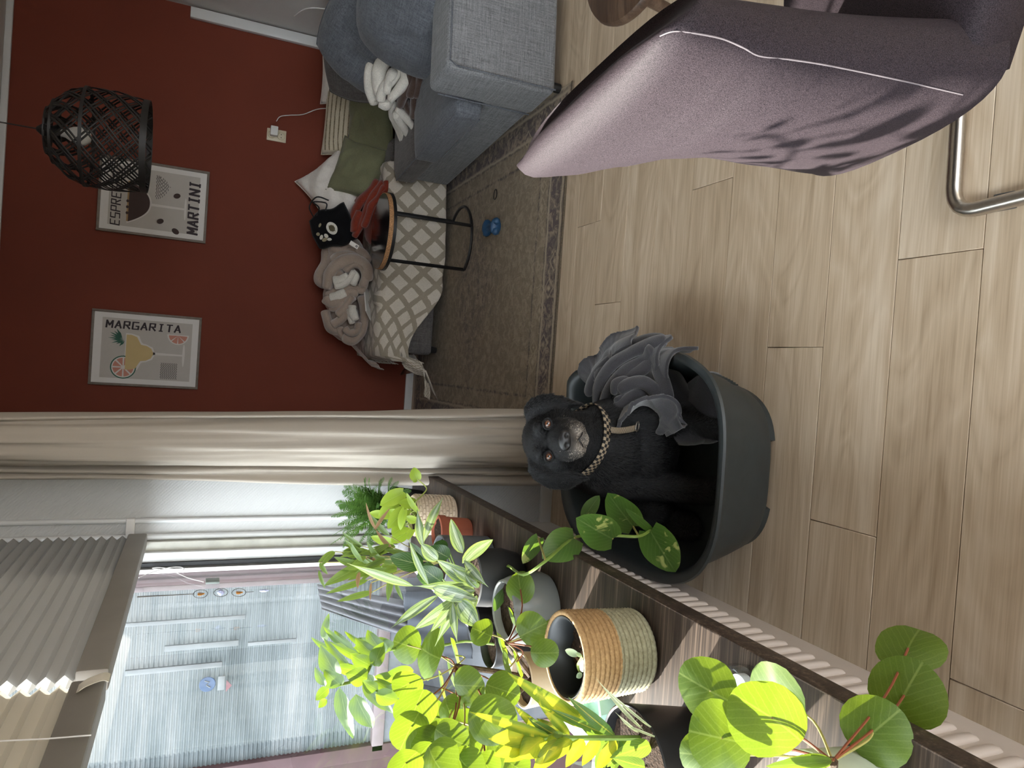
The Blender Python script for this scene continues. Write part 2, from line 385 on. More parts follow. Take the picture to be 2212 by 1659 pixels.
# curtain: folded section, narrower at the top
M['curtain'] = translucent('greige curtain', (.52, .46, .39), (.52, .48, .42), .25, .9, 60, .25)
sec = [(-.02, .05), (.03, .012), (.07, .03), (.12, .028), (.17, .006), (.30, -.012), (.46, -.018), (.60, -.012), (.72, .012), (.78, .045), (.76, .062), (.80, .07), (.86, .052), (.92, .066), (1.0, .05), (1.04, .09), (1.0, .12)]
def curt(u, v):
    q = u*(len(SECS)-1); i = min(int(q), len(SECS)-2); t = q-i
    a, b_ = SECS[i], SECS[i+1]; s = lerp(a[0], b_[0], t); d = lerp(a[1], b_[1], t)
    z = .02+v*2.36
    xr = lerp(-.136, -.232, sm(v)*.6+v*.4); xl = lerp(-.408, -.392, v)
    w = .010*fbm((s*9, z*1.3, 1.2))*(1.2-v*.6) + .004*math.sin(s*25+z*5)
    x = lerp(xr, xl, s)+w*.6
    return V((x, 2.36+d+w*1.2+.012*math.sin(z*2.2+s*3), z))
sv = bez([V((a, b_, 0)) for a, b_ in sec], 7); SECS = [(p.x, p.y) for p in sv]
cu = MB().grid(curt, len(SECS)-1, 60, uv=False).build('curtain', M['curtain'], smooth=180, solid=.002)
tag(cu, 'floor-length beige curtain gathered at the far end of the window', 'curtain')
MB().tube([(-.45, 2.40, 2.395), (.3, 2.40, 2.395)], .012, 10).build('curtain_rod', M['white_paint'], cu)

# blinds: honeycomb cells above a rail
def blind(name, y0, y1, tr, label, dim):
    root = empty(name, (-.622, (y0+y1)/2, 1.478), label, 'blind', 'honeycomb blinds raised halfway in the window')
    nc = 26; h = .76/nc
    fr, bk = MB(), MB()
    vs = []; 
    for side, mb in ((1, fr), (-1, bk)):
        pts = []
        for i in range(nc+1):
            z = 1.535+i*h
            pts += [(-.622+side*.002, z), (-.622+side*.016, z+h/2)]
        pts = pts[:-1]
        mb.add([(x, y0, z) for x, z in pts]+[(x, y1, z) for x, z in pts], [(i, i+1, len(pts)+i+1, len(pts)+i) for i in range(len(pts)-1)])
    fr.build('front_pleats', tr, root, smooth=0); bk.build('rear_pleats', tr, root, smooth=0)
    rail = MB().box((-.645, y0, 1.478), (-.600, y1, 1.534)).build('bottom_rail', dim, root, bevel=.006)
    MB().box((-.648, y0, 2.295), (-.597, y1, 2.335)).build('head_rail', dim, root, bevel=.004)
    return root
M['blind_shaded'] = translucent('shaded honeycomb cloth', (.42, .41, .39), (.44, .43, .41), .22)  # far blind: shade put into the cloth colour
M['blind_sunlit'] = translucent('sunlit honeycomb cloth', (.52, .49, .43), (.50, .46, .39), .22)  # near blind: sunlight put into the cloth colour
M['rail'] = simple('taupe rail', (.26, .235, .205), .5, var=.06, vs=9)
YG = PX(235, 1474, -.622).y
b1 = blind('honeycomb_blind', YG+.012, 2.575, M['blind_shaded'], 'honeycomb blind toned for shade nearest the curtain with the crystal hanger below it', M['rail'])
b2 = blind('honeycomb_blind', -.55, YG-.028, M['blind_sunlit'], 'honeycomb blind toned for sunlight nearer the viewer with a pull cord', M['rail'])
sp_ = [PX(q, w_, -.597+dx) for q, w_, dx in ((236, 1465, .004), (225, 1462, .010), (205, 1468, .012), (185, 1477, .010), (172, 1486, .004), (165, 1490, -.02))]
tp = bez(sp_, 5)
MB().grid(lambda u, v: tp[int(round(u*(len(tp)-1)))]+V((0, (v-.5)*.034, 0)), len(tp)-1, 2).build('end_tape', simple('ivory tape', (.72, .66, .55), .7), b1, solid=.0012)
MB().tube([PX(197, 1588, -.59), PX(100, 1596, -.59), PX(-200, 1610, -.59)], .0012, 6).build('pull_cord', M['white_plastic'], b2)

# ------------------------------------------------------------------ outside the window
gr = MB().box((-30, -30, -.5), (30, 30, -.45)).build('ground', simple('paving', (.055, .055, .055), .9, vs=2), smooth=0)
tag(gr, 'grey paving outside the window', 'paving', kind='structure')
EX = 2.78
ext = empty('neighbouring_window', (-1.1, EX, .4), 'ribbed translucent window panel with plum frame outside the glass', 'window')
plum = simple('plum painted frame', (.085, .045, .050), .5, var=.1)
pinkw = simple('pinkish grey frame', (.20, .16, .165), .5)
xa = lambda y, z=480: PY(z, y, EX).x
MB().box((xa(1245), EX, -.4), (-.735, EX+.10, 2.6)).build('outer_stile', plum, ext, bevel=.01)
MB().box((xa(1258), EX-.012, -.4), (xa(1243), EX+.08, 2.6)).build('bead', plum, ext, bevel=.006)
MB().box((xa(1270), EX-.006, .5), (xa(1258), EX+.08, 2.6)).build('inner_stile', pinkw, ext, bevel=.005)
zt = PY(812, 1590, EX).z
MB().box((xa(1672), EX-.01, zt-.03), (xa(1258), EX+.06, zt+.018)).build('bottom_rail', pinkw, ext, bevel=.004)
MB().box((xa(1690), EX-.01, -.4), (xa(1655), EX+.06, 2.6)).build('outer_stile', plum, ext, bevel=.006)
MB().box((xa(1690), EX, -.4), (xa(1245), EX+.06, zt-.03)).build('lower_board', simple('blue grey board', (.13, .14, .155), .6, var=.3, vs=5), ext, bevel=.006)
MB().box((-2.30, EX, -.4), (xa(1690), EX+.05, 1.95)).build('sill_shade_board', plum, ext, bevel=.006)  # out-of-view board added to keep sun off the far sill
m, nt, b = newmat('ribbed polycarbonate')
b.inputs['Roughness'].default_value = .25
vec = coord(nt); zz = noisef(nt, coord(nt, (.6, 1, 3.2)), 2.2, 4, .6, .3)
col = ramp(nt, zz, ((.32, (.080, .098, .104)), (.5, (.125, .148, .157)), (.64, (.19, .207, .213))))
L(nt, col, b.inputs['Base Color'])
t = N(nt, 'ShaderNodeBsdfTranslucent'); L(nt, mixc(nt, 1.0, col, (.7, .72, .75), 'MULTIPLY'), t.inputs[0]); mx = N(nt, 'ShaderNodeMixShader'); mx.inputs[0].default_value = .35
L(nt, b.outputs[0], mx.inputs[1]); L(nt, t.outputs[0], mx.inputs[2]); L(nt, mx.outputs[0], nt.nodes['Material Output'].inputs[0])
M['poly'] = m
x0, x1 = xa(1660), xa(1268)
nr = 118
def corr(u, v):
    z = zt+v*1.86
    return V((lerp(x0, x1, u), EX+.02+.0035*math.sin(v*nr*2*math.pi), z))
MB().grid(corr, 1, nr*6, uv=False).build('ribbed_panel', M['poly'], ext, smooth=180)
# pale bars, and street sign reflections built as flat pieces on the panel
pale = simple('pale bar', (.20, .215, .22), .5)
for (p0, p1, w_) in (((265, 1350), (530, 1333), .012), ((355, 1402), (515, 1388), .02), ((535, 1392), (640, 1382), .012), ((270, 1452), (480, 1437), .012)):
    a, b_ = PY(*p0, EX-.0), PY(*p1, EX-.0)
    MB().box((min(a.x, b_.x)-w_/2, EX-.004, min(a.z, b_.z)), (max(a.x, b_.x)+w_/2, EX+.006, max(a.z, b_.z))).build('pale_bar', pale, ext, bevel=.002)
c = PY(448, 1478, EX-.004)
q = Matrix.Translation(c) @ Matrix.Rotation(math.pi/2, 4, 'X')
MB().lathe([(.001, .002), (.026, .002), (.028, 0), (.001, 0)], 28).build('reflected_disc', simple('reflected blue', (.06, .10, .18), .5), ext, q)
MB().tube([c+V((-.012, -.003, -.010)), c+V((-.002, -.003, .004)), c+V((.008, -.003, -.006)), c+V((.014, -.003, .010))], .0022, 6).build('reflected_mark', pale, ext)
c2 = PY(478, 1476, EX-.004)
MB().box((c2.x-.026, EX-.004, c2.z-.012), (c2.x+.026, EX, c2.z+.012)).build('reflected_plate', pale, ext, bevel=.001)
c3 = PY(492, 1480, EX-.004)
MB().add([c3+V((-.022, -.004, .006)), c3+V((.022, -.004, .006)), c3+V((0, -.004, -.014))], [(0, 1, 2)]).build('reflected_arrow', simple('reflected red', (.18, .08, .09), .5), ext, smooth=0, solid=.002)
# grey and pale cloths hanging below the panel
def hang(name, a, b, w0, w1, mat, folds, label, cat):
    a, b = V(a), V(b); d = (b-a); s = V((1, 0, .25)).normalized()
    def fn(u, v):
        w_ = lerp(w0, w1, v)
        p = a+d*v+s*(u-.5)*w_; p.y += .012*math.sin(u*folds*6.28+v*1.5)-.015*math.sin(v*3.14)
        return p
    o = MB().grid(fn, 60, 24).build(name, mat, smooth=180, solid=.002); tag(o, label, cat)
hang('gathered_cloth', PY(690, 1290, EX-.06), PY(905, 1345, EX-.06), .10, .17, simple('grey garden cloth', (.15, .15, .165), .9), 4, 'grey cloth hanging in folds outside the window behind the striped plant', 'cloth')
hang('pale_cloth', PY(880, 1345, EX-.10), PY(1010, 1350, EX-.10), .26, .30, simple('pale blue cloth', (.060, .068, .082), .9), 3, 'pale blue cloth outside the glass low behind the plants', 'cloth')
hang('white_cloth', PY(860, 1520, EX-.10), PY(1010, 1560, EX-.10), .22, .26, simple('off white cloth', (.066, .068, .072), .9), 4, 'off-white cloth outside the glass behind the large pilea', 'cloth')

# ================================================================== rug
m, nt, b = newmat('faded oriental rug'); b.inputs['Roughness'].default_value = .95; b.inputs['Sheen Weight'].default_value = .1
RC, RS = (.44, 3.68), (.79, 1.02)      # centre and half size
tc = coord(nt); sp = N(nt, 'ShaderNodeSeparateXYZ'); L(nt, tc, sp.inputs[0])
ax = math_(nt, 'ABSOLUTE', math_(nt, 'SUBTRACT', sp.outputs[0], RC[0])); ay = math_(nt, 'ABSOLUTE', math_(nt, 'SUBTRACT', sp.outputs[1], RC[1]))
edge = math_(nt, 'MINIMUM', math_(nt, 'SUBTRACT', RS[0], ax), math_(nt, 'SUBTRACT', RS[1], ay))      # distance from the rug's edge
wob = math_(nt, 'ADD', edge, math_(nt, 'MULTIPLY', math_(nt, 'SUBTRACT', noisef(nt, tc, 14, 3), .5), .02))
dk, md, lt, vi = (.085, .060, .052), (.25, .195, .125), (.52, .42, .29), (.10, .070, .070)
band = ramp(nt, wob, ((.0, lt), (.014, dk), (.03, lt), (.04, dk), (.13, vi), (.145, lt), (.155, dk), (.165, md), (.24, md), (.25, dk), (.262, md)))
# motifs: rows of flowers in the border, medallion lattice in the field
vo = N(nt, 'ShaderNodeTexVoronoi', feature='F1', distance='MANHATTAN'); vo.inputs['Scale'].default_value = 8.5; vo.inputs['Randomness'].default_value = .55; L(nt, tc, vo.inputs['Vector'])
fl = ramp(nt, vo.outputs['Distance'], ((.10, (1,1,1)), (.22, (0,0,0)), (.34, (0,0,0)), (.40, (.9,.9,.9)), (.46, (0,0,0))))
inb = ramp(nt, edge, ((.03, (0,0,0)), (.045, (1,1,1)), (.23, (1,1,1)), (.28, (.25,.25,.25))))
worn = ramp(nt, noisef(nt, tc, 7, 5, .7), ((.36, (.1,.1,.1)), (.62, (1,1,1))))
k1 = math_(nt, 'MULTIPLY', math_(nt, 'MULTIPLY', fl, inb), worn)
col = mixc(nt, k1, band, lt)
# medallion
r1 = math_(nt, 'ADD', math_(nt, 'MULTIPLY', ax, 1.5), math_(nt, 'MULTIPLY', ay, 2.3))
wr = math_(nt, 'ADD', r1, math_(nt, 'MULTIPLY', noisef(nt, tc, 11, 4), .35))
med = ramp(nt, wr, ((.2, (.3,.3,.3)), (.4, (.9,.9,.9)), (.52, (.2,.2,.2)), (.62, (.8,.8,.8)), (.95, (.05,.05,.05)), (1.05, (.7,.7,.7)), (1.12, (0,0,0))))
fine = noisef(nt, coord(nt, (1, 1.6, 1)), 26, 5, .75, .6)
med = math_(nt, 'MULTIPLY', med, ramp(nt, fine, ((.38, (0,0,0)), (.52, (1,1,1)))))
col = mixc(nt, math_(nt, 'MULTIPLY', med, .9), col, vi)
v2 = N(nt, 'ShaderNodeTexVoronoi', feature='DISTANCE_TO_EDGE'); v2.inputs['Scale'].default_value = 7; L(nt, mixc(nt, .06, tc, N(nt, 'ShaderNodeTexNoise', noise_dimensions='3D').outputs['Color']), v2.inputs['Vector'])
ln_ = math_(nt, 'MULTIPLY', ramp(nt, v2.outputs['Distance'], ((.02, (1,1,1)), (.06, (0,0,0)))), worn)
col = mixc(nt, math_(nt, 'MULTIPLY', ln_, .22), col, lt)
col = mixc(nt, math_(nt, 'MULTIPLY', ramp(nt, noisef(nt, tc, 22, 5, .75, .8), ((.46, (0,0,0)), (.60, (1,1,1)))), .7), col, (.44, .34, .235))
thr = noisef(nt, coord(nt, (1, .12, 1)), 260, 2, .6)
col = mixc(nt, math_(nt, 'MULTIPLY', thr, .35), col, (.05, .04, .032))
L(nt, col, b.inputs['Base Color']); bump(nt, b, thr, .5, .002)
M['rug'] = m
rug = MB().grid(lambda u, v: V((RC[0]+RS[0]*(2*u-1), RC[1]+RS[1]*(2*v-1)+.006*math.sin(u*5), .006+.002*fbm((u*4, v*4, 0)))), 40, 40, uv=False).build('rug', M['rug'], smooth=180)
MB().box((RC[0]-RS[0], RC[1]-RS[1]-.002, .0005), (RC[0]+RS[0], RC[1]-RS[1]+.012, .008)).build('bound_edge', simple('rug binding', (.10, .075, .05), .9, bs=500, var=.4, vs=200), rug, bevel=.003)
tag(rug, 'worn brown and plum oriental rug in front of the sofa', 'rug')

# ================================================================== sofa (turned a few degrees)
SO = V((1.19, 2.73, 0)); SR = math.radians(4.5)
sofa = empty('corner_sofa', SO, 'grey linen corner sofa with a blocky arm along the right wall', 'sofa', rz=SR)
SM_ = Matrix.Translation(SO) @ Matrix.Rotation(SR, 4, 'Z')
def sbox(name, a, b, mat, bev, parent=sofa, bseg=4, puff=0):
    mb = MB().box(a, b)
    me = mb.mesh(name, bevel=bev, bseg=bseg)
    return link(name, me, mat, parent, SM_)
sbox('arm', (0, 0, .045), (.86, .25, .53), M['linen'], .028)
# piping round the arm front
def pip(pts, r=.0035, par=None):
    return MB().tube([SM_ @ V(p) for p in pts], r, 6).build('piping', M['linen2'], par or sofa)
pip([(.012, -.002, .05), (.012, -.002, .49), (.03, -.002, .518), (.86, -.002, .518)])
pip([(-.002, .24, .06), (-.002, .24, .49)])
sbox('base', (0.02, .25, .045), (.86, 1.42, .27), M['linen'], .02)
sbox('back', (.70, .25, .045), (.86, 1.95, .60), M['linen2'], .05)
def seatc(a, b, mat, parent=sofa, crown=.022):
    """upholstered block with a domed top and rounded edges"""
    x0, y0, z0 = a; x1, y1, z1 = b
    mb = MB().box(a, b); me = mb.mesh('seat_cushion', bevel=0, smooth=0)
    bm = bmesh.new(); bm.from_mesh(me)
    bmesh.ops.subdivide_edges(bm, edges=bm.edges[:], cuts=12, use_grid_fill=True)
    cx, cy = (x0+x1)/2, (y0+y1)/2
    R = .035
    for v in bm.verts:
        c = V((max(x0+R, min(x1-R, v.co.x)), max(y0+R, min(y1-R, v.co.y)), max(z0+R, min(z1-R, v.co.z))))
        d = v.co-c
        if d.length > 1e-6: v.co = c+d.normalized()*R
        if v.co.z > (z0+z1)/2:
            fx, fy = (v.co.x-cx)/(x1-x0)*2, (v.co.y-cy)/(y1-y0)*2
            v.co.z += crown*(1-fx**4)*(1-fy**4)+.006*fbm((v.co.x*6, v.co.y*6, 1))
        v.co += V((noise.noise(v.co*9), noise.noise(v.co*9+V((5,0,0))), 0))*.004
    bm.to_mesh(me); bm.free(); me.shade_smooth()
    return link('seat_cushion', me, mat, parent, SM_)
s1 = seatc((-.055, .255, .265), (.72, .93, .405), M['linen2'])
s2 = seatc((-.02, .935, .255), (.72, 1.40, .385), M['linen_brown'])
def edge_loop(par, x, y0, y1, z):
    pip([(x, y0+.03, z), (x-.003, (y0+y1)/2, z+.002), (x, y1-.03, z)], .003, par)
edge_loop(s1, -.052, .255, .93, .392); edge_loop(s1, -.054, .255, .93, .278); edge_loop(s2, -.017, .935, 1.4, .372)
# the part of the sofa along the red wall, hidden under the throw
ch = MB().box((.075, 4.22, .05), (1.35, 4.765, .385)).build('chaise', M['linen_brown'], sofa, bevel=.025, bseg=3)
for x_, y_ in ((.11, 4.28), (.11, 4.70)):
    MB().lathe([(.018, .006), (.024, .05)], 12, (x_, y_, 0), cap=True).build('foot', M['black'], sofa)
MB().tube([SM_ @ V((.05, .05, .005)), SM_ @ V((.05, .05, .05))], .02, 10).build('foot', M['black'], sofa)

# ================================================================== cushions
def cushion(name, c, size, rot, mat, label, group='cushions heaped on the sofa', pinch=.10, seed=0, wr=.006, n=22, extra=None, cat='cushion', sag=0, rnd=0):
    """pillow: two bulging faces meeting in a seam; rot = euler XYZ; local Y = height, Z = thickness"""
    w, h, t = size
    mw = Matrix.Translation(c) @ Matrix.Rotation(rot[2], 4, 'Z') @ Matrix.Rotation(rot[0], 4, 'X') @ Matrix.Rotation(rot[1], 4, 'Z')
    mb = MB()
    for s in (1, -1):
        def fn(u, v):
            a, b_ = 2*u-1, 2*v-1
            k = max(0, (1-abs(a)**2.6)*(1-abs(b_)**2.6))**.5
            a, b_ = a*(1-rnd*b_*b_*.5), b_*(1-rnd*a*a*.5)
            x = a*w/2*(1-pinch*(1-b_*b_)*abs(a)); y = b_*h/2*(1-pinch*(1-a*a)*abs(b_))
            ns = fbm((a*2.1+seed*3, b_*2.1, s*2+seed), 3)
            z = s*(t/2*k+wr*ns*k*1.6+wr*.7*k*math.sin(a*9+b_*6+seed+3*ns))
            y -= sag*h*k*.2*(b_+1)
            return V((x, y, z))
        g = MB().grid(fn, n, n)
        if s < 0: g.f = [f[::-1] for f in g.f]
        mb.add(g.v, g.f, [g.uv[i] for i in range(len(g.v))])
    o = mb.build(name, mat, None, mw, smooth=180, weld=True)
    tag(o, label, cat, group)
    edge = []
    for i in range(4*n+1):
        q = i % (4*n); k = q//n; t_ = (q % n)/n
        a, b_ = ((-1+2*t_, -1), (1, -1+2*t_), (1-2*t_, 1), (-1, 1-2*t_))[k]
        a, b_ = a*(1-rnd*b_*b_*.5), b_*(1-rnd*a*a*.5)
        edge.append(mw @ V((a*w/2*(1-pinch*(1-b_*b_)*abs(a)), b_*h/2*(1-pinch*(1-a*a)*abs(b_)), 0)))
    MB().tube(edge, .0035, 5, cap=False).build('seam', mat, o)
    return o, mw
R_ = math.radians
cushion('back_cushion', PY(890, 30, 3.20), (.66, .52, .24), (R_(66), R_(6), R_(-72)), M['linen2'], 'large grey linen back cushion directly beside the sofa arm', pinch=.0, seed=1, n=28, rnd=.32, wr=.008)
cushion('back_cushion', PY(800, 85, 3.66), (.58, .50, .22), (R_(62), R_(-14), R_(-58)), M['linen2'], 'grey linen back cushion behind the sherpa blanket', pinch=.0, seed=2, n=28, rnd=.32, wr=.010)
cushion('back_cushion', PY(770, 128, 4.10), (.46, .40, .17), (R_(58), R_(14), R_(-40)), M['linen_brown'], 'brownish grey cushion leaning toward the white pillow by the corner', pinch=.0, seed=3, rnd=.28, wr=.010)
cushion('pillow', V((1.80, 4.53, .60)), (.44, .38, .13), (R_(66), R_(8), R_(-30)), M['white_cloth'], 'white pillow poking out behind the grey cushions at the wall corner', seed=4, wr=.012)
ck, ckm = cushion('knit_cushion', V((1.52, 4.60, .585)), (.46, .30, .16), (R_(64), R_(0), R_(-8)), M['cream_knit'], 'cream cable-knit cushion with dark ridges leaning on the red wall', seed=5, wr=.004, pinch=.06)
for i in range(9):                         # darker knitted ridges on its face
    a = -.8+.2*i
    pts = []
    for j in range(25):
        b_ = -.9+1.8*j/24; k = max(0, (1-abs(a)**2.6)*(1-abs(b_)**2.6))**.5
        pts.append(ckm @ V((b_*.23*(1-.06*(1-a*a)*abs(b_)), a*.15*(1-.06*(1-b_*b_)*abs(a)), .08*((1-abs(b_)**2.6)*(1-abs(a)**2.6))**.5+.002)))
    r = MB().tube(pts, .004, 5).build('knit_ridge', simple('knit stripe', (.24, .19, .12), .95, vs=120, var=.5), ck)
cushion('cushion', V((1.51, 4.42, .475)), (.44, .34, .14), (R_(42), R_(6), R_(-12)), M['green_cloth'], 'olive green cushion lying below the cream knit cushion', seed=6, wr=.012)
cushion('cushion', V((1.19, 4.46, .525)), (.36, .32, .12), (R_(58), R_(-18), R_(8)), M['green_cloth'], 'olive green cushion leaning between the white pillow and the rust throw', seed=7, wr=.010)
cushion('cushion', V((1.36, 4.50, .47)), (.36, .32, .12), (R_(50), R_(8), R_(-4)), M['linen2'], 'blue-grey linen cushion half hidden by the two olive ones', seed=8)
cushion('pillow', V((1.075, 4.60, .63)), (.42, .36, .17), (R_(60), R_(38), R_(6)), M['white_cloth'], 'white crinkled square pillow standing on its corner at the red wall', seed=9, wr=.013, pinch=.12)

# ================================================================== crumpled textiles
def mound(c, r, seed, mat, nm, par, n=40, amp=.10):
    """soft lump of cloth"""
    def fn(u, v):
        a, b_ = u*2*math.pi, (v-.5)*math.pi
        d = V((math.cos(a)*math.cos(b_), math.sin(a)*math.cos(b_), math.sin(b_)))
        return V(c)+V((d.x*r[0], d.y*r[1], d.z*r[2]))*(1+amp*noise.noise(d*1.4+V((seed, 0, 0))))
    return MB().grid(fn, n, n//2, uv=False).build(nm, mat, par, smooth=180)
def roll(pts, r, mat, nm, par, seed=0, flat=.75, seg=14):
    """one rounded fold of cloth along a path, uneven and closed at both ends"""
    p = bez(pts, 8); n = len(p); rad = []
    for i in range(n):
        t_ = i/(n-1); e = min(1, t_/.12, (1-t_)/.12)
        rad.append(r*(.5+.5*math.sqrt(max(0, 1-(1-e)**2)))*(1+.22*noise.noise(V((t_*3+seed, seed, 0)))))
    g = MB().tube(p, rad, seg, True, flat)
    g.v = [tuple(V(q)+V((noise.noise(V(q)*14), noise.noise(V(q)*14+V((7, 0, 0))), noise.noise(V(q)*14+V((0, 7, 0)))))*r*.16) for q in g.v]
    return g.build(nm, mat, par, smooth=180)
def proll(Zf, path, Y0, Y1, rpx, mat, nm, par, seed, flat=.75):
    n = len(path); pts = [PY(*Zf(*q), lerp(Y0, Y1, k/(n-1))) for k, q in enumerate(path)]
    return roll(pts, rpx/(F_PX/((pts[0]-CAM).dot(_fw))), mat, nm, par, seed, flat)
ZT = lambda x, y: (640+x*.217, 500+y*.217)
tb = empty('plush_blanket', (.41, 4.52, .40), 'taupe plush blanket heaped on the throw against the red wall', 'blanket')
for i, (x_, y_, Y_q, rx, ry, rz) in enumerate(((480, 330, 4.56, .19, .12, .13), (480, 620, 4.58, .16, .12, .13), (470, 850, 4.58, .15, .12, .10), (560, 960, 4.52, .10, .10, .06))):
    p = PY(*ZT(x_, y_), Y_q); mound((p.x, p.y, max(p.z, .45)), (rx, ry, rz), 3.3+i*2.7, M['taupe'], 'plush_mound', tb)
TF = [([(310, 580), (330, 430), (430, 320), (580, 280), (690, 350), (715, 500)], 4.44, 4.38, 17), ([(480, 400), (560, 330), (650, 350), (690, 450), (650, 570)], 4.42, 4.36, 12), ([(300, 170), (290, 320), (225, 460), (300, 540)], 4.56, 4.52, 15), ([(330, 160), (450, 210), (560, 190), (640, 260)], 4.5, 4.46, 13), ([(300, 640), (420, 570), (560, 560), (690, 590)], 4.46, 4.36, 11), ([(280, 660), (350, 720), (430, 680), (540, 610), (620, 620)], 4.44, 4.38, 12), ([(290, 790), (310, 880), (350, 960), (440, 990)], 4.52, 4.46, 14), ([(330, 750), (420, 760), (500, 700), (580, 640)], 4.46, 4.40, 13), ([(640, 640), (680, 740), (680, 860), (640, 1000), (560, 1080), (460, 1050)], 4.40, 4.44, 15), ([(400, 830), (480, 770), (520, 700), (560, 640)], 4.42, 4.38, 12), ([(360, 930), (450, 870), (500, 800)], 4.44, 4.4, 12), ([(480, 960), (530, 1010), (600, 990), (620, 900)], 4.4, 4.38, 10), ([(420, 960), (470, 1040), (560, 1090)], 4.46, 4.44, 12), ([(360, 300), (420, 250), (540, 240), (640, 290)], 4.48, 4.42, 13), ([(600, 180), (680, 240), (715, 300)], 4.46, 4.40, 12), ([(330, 480), (400, 440), (430, 380)], 4.46, 4.42, 13)]
for i, (pa, Y0, Y1, r) in enumerate(TF): proll(ZT, pa, Y0, Y1, r, M['taupe'], 'plush_fold', tb, 2.3*i+1)
SF = [([(370, 500), (440, 480), (520, 440)], 4.40, 4.36, 11), ([(380, 540), (470, 530), (540, 470), (590, 390)], 4.39, 4.34, 11), ([(560, 400), (600, 450), (560, 540)], 4.35, 4.33, 9), ([(340, 660), (410, 640), (490, 600)], 4.42, 4.38, 11), ([(560, 740), (560, 810), (590, 890)], 4.36, 4.34, 12), ([(530, 770), (540, 850), (560, 920)], 4.38, 4.36, 9)]
for i, (pa, Y0, Y1, r) in enumerate(SF): proll(ZT, pa, Y0, Y1, r, M['sherpa'], 'sherpa_lining', tb, 1.7*i)
ZR = lambda x, y: (640+x*.1808, 380+y*.1808)
ru = empty('rust_throw', (1.0, 4.40, .40), 'rust red muslin throw bunched below the white square pillow', 'throw')
p = PY(*ZR(820, 420), 4.42); mound((p.x, p.y, .42), (.20, .14, .06), 4.4, M['rust'], 'muslin_mound', ru)
RF = [([(1050, 60), (1000, 140), (900, 260), (840, 400), (780, 560), (690, 740)], 4.26, 4.36, 13), ([(980, 50), (900, 170), (780, 300), (690, 450), (640, 600)], 4.32, 4.42, 14), ([(1060, 110), (990, 250), (900, 350), (860, 480), (800, 620)], 4.23, 4.30, 12), ([(900, 60), (800, 200), (720, 330)], 4.40, 4.46, 13), ([(760, 420), (700, 560), (700, 680)], 4.36, 4.36, 14), ([(1070, 60), (1075, 160), (1040, 230)], 4.22, 4.22, 11)]
for i, (pa, Y0, Y1, r) in enumerate(RF): proll(ZR, pa, Y0, Y1, r, M['rust'], 'muslin_fold', ru, 3.1*i, .6)
ZS = lambda x, y: (600+x*.31646, y*.31646)
sb = empty('sherpa_blanket', (1.50, 3.72, .42), 'pale sherpa and brown corduroy blanket rolled up on the grey seat', 'blanket')
p = PY(*ZS(750, 520), 3.72); mound((p.x, p.y, max(p.z, .44)), (.10, .12, .10), 2, M['sherpa'], 'sherpa_mound', sb)
BF = [([(870, 370), (780, 330), (690, 370), (640, 480), (640, 600), (670, 710)], 3.58, 3.74, 20, 'sherpa'), ([(840, 420), (760, 400), (700, 460), (690, 560), (720, 660)], 3.54, 3.66, 20, 'sherpa'), ([(830, 420), (800, 520), (720, 600), (700, 690)], 3.52, 3.66, 18, 'sherpa'), ([(850, 440), (870, 540), (820, 620), (760, 680)], 3.50, 3.62, 18, 'sherpa'), ([(800, 480), (760, 540), (740, 640)], 3.50, 3.6, 16, 'sherpa'), ([(690, 700), (740, 720), (770, 680)], 3.68, 3.66, 15, 'sherpa'),
 ([(920, 290), (940, 370), (950, 450), (930, 560), (900, 660)], 3.36, 3.58, 21, 'brown_cord'), ([(980, 320), (980, 430), (970, 540), (940, 660)], 3.32, 3.56, 17, 'brown_cord'), ([(890, 330), (900, 450), (900, 560), (860, 660), (830, 720)], 3.42, 3.66, 17, 'brown_cord'), ([(930, 620), (930, 720), (920, 800)], 3.56, 3.68, 15, 'brown_cord'), ([(870, 680), (880, 740), (920, 800)], 3.64, 3.7, 12, 'brown_cord'),
 ([(790, 690), (780, 790), (840, 880), (870, 970)], 3.70, 3.92, 13, 'sherpa'), ([(810, 740), (870, 800), (910, 850), (930, 880)], 3.66, 3.76, 13, 'sherpa'), ([(800, 770), (850, 850), (880, 910)], 3.68, 3.82, 15, 'sherpa'), ([(770, 720), (800, 840), (850, 960)], 3.76, 3.94, 10, 'sherpa')]
for i, (pa, Y0, Y1, r, mt) in enumerate(BF): proll(ZS, pa, Y0, Y1, r*.80, M[mt], 'rolled_fold', sb, 1.9*i)

# patterned throw over the chaise
m, nt, b = newmat('lattice throw'); b.inputs['Roughness'].default_value = .95; b.inputs['Sheen Weight'].default_value = .3
uv = N(nt, 'ShaderNodeTexCoord').outputs['UV']; spx = N(nt, 'ShaderNodeSeparateXYZ'); L(nt, uv, spx.inputs[0])
X_ = math_(nt, 'MULTIPLY', spx.outputs[0], 9.6); Y_ = math_(nt, 'MULTIPLY', spx.outputs[1], 6.2)
nz = math_(nt, 'MULTIPLY', math_(nt, 'SUBTRACT', noisef(nt, coord(nt), 40, 3, .7), .5), .12)
def stripe(s): return math_(nt, 'GREATER_THAN', math_(nt, 'ABSOLUTE', math_(nt, 'SUBTRACT', math_(nt, 'FRACT', math_(nt, 'ADD', s, nz)), .5)), .345)
lat = math_(nt, 'MAXIMUM', stripe(math_(nt, 'ADD', X_, Y_)), stripe(math_(nt, 'SUBTRACT', math_(nt, 'MULTIPLY', X_, .8), math_(nt, 'MULTIPLY', Y_, 1.05))))
nf = noisef(nt, coord(nt), 300, 2, .7)
col = mixc(nt, lat, ramp(nt, nf, ((.3, (.56, .50, .42)), (.7, (.74, .68, .59)))), ramp(nt, nf, ((.3, (.30, .255, .19)), (.7, (.41, .355, .275)))))
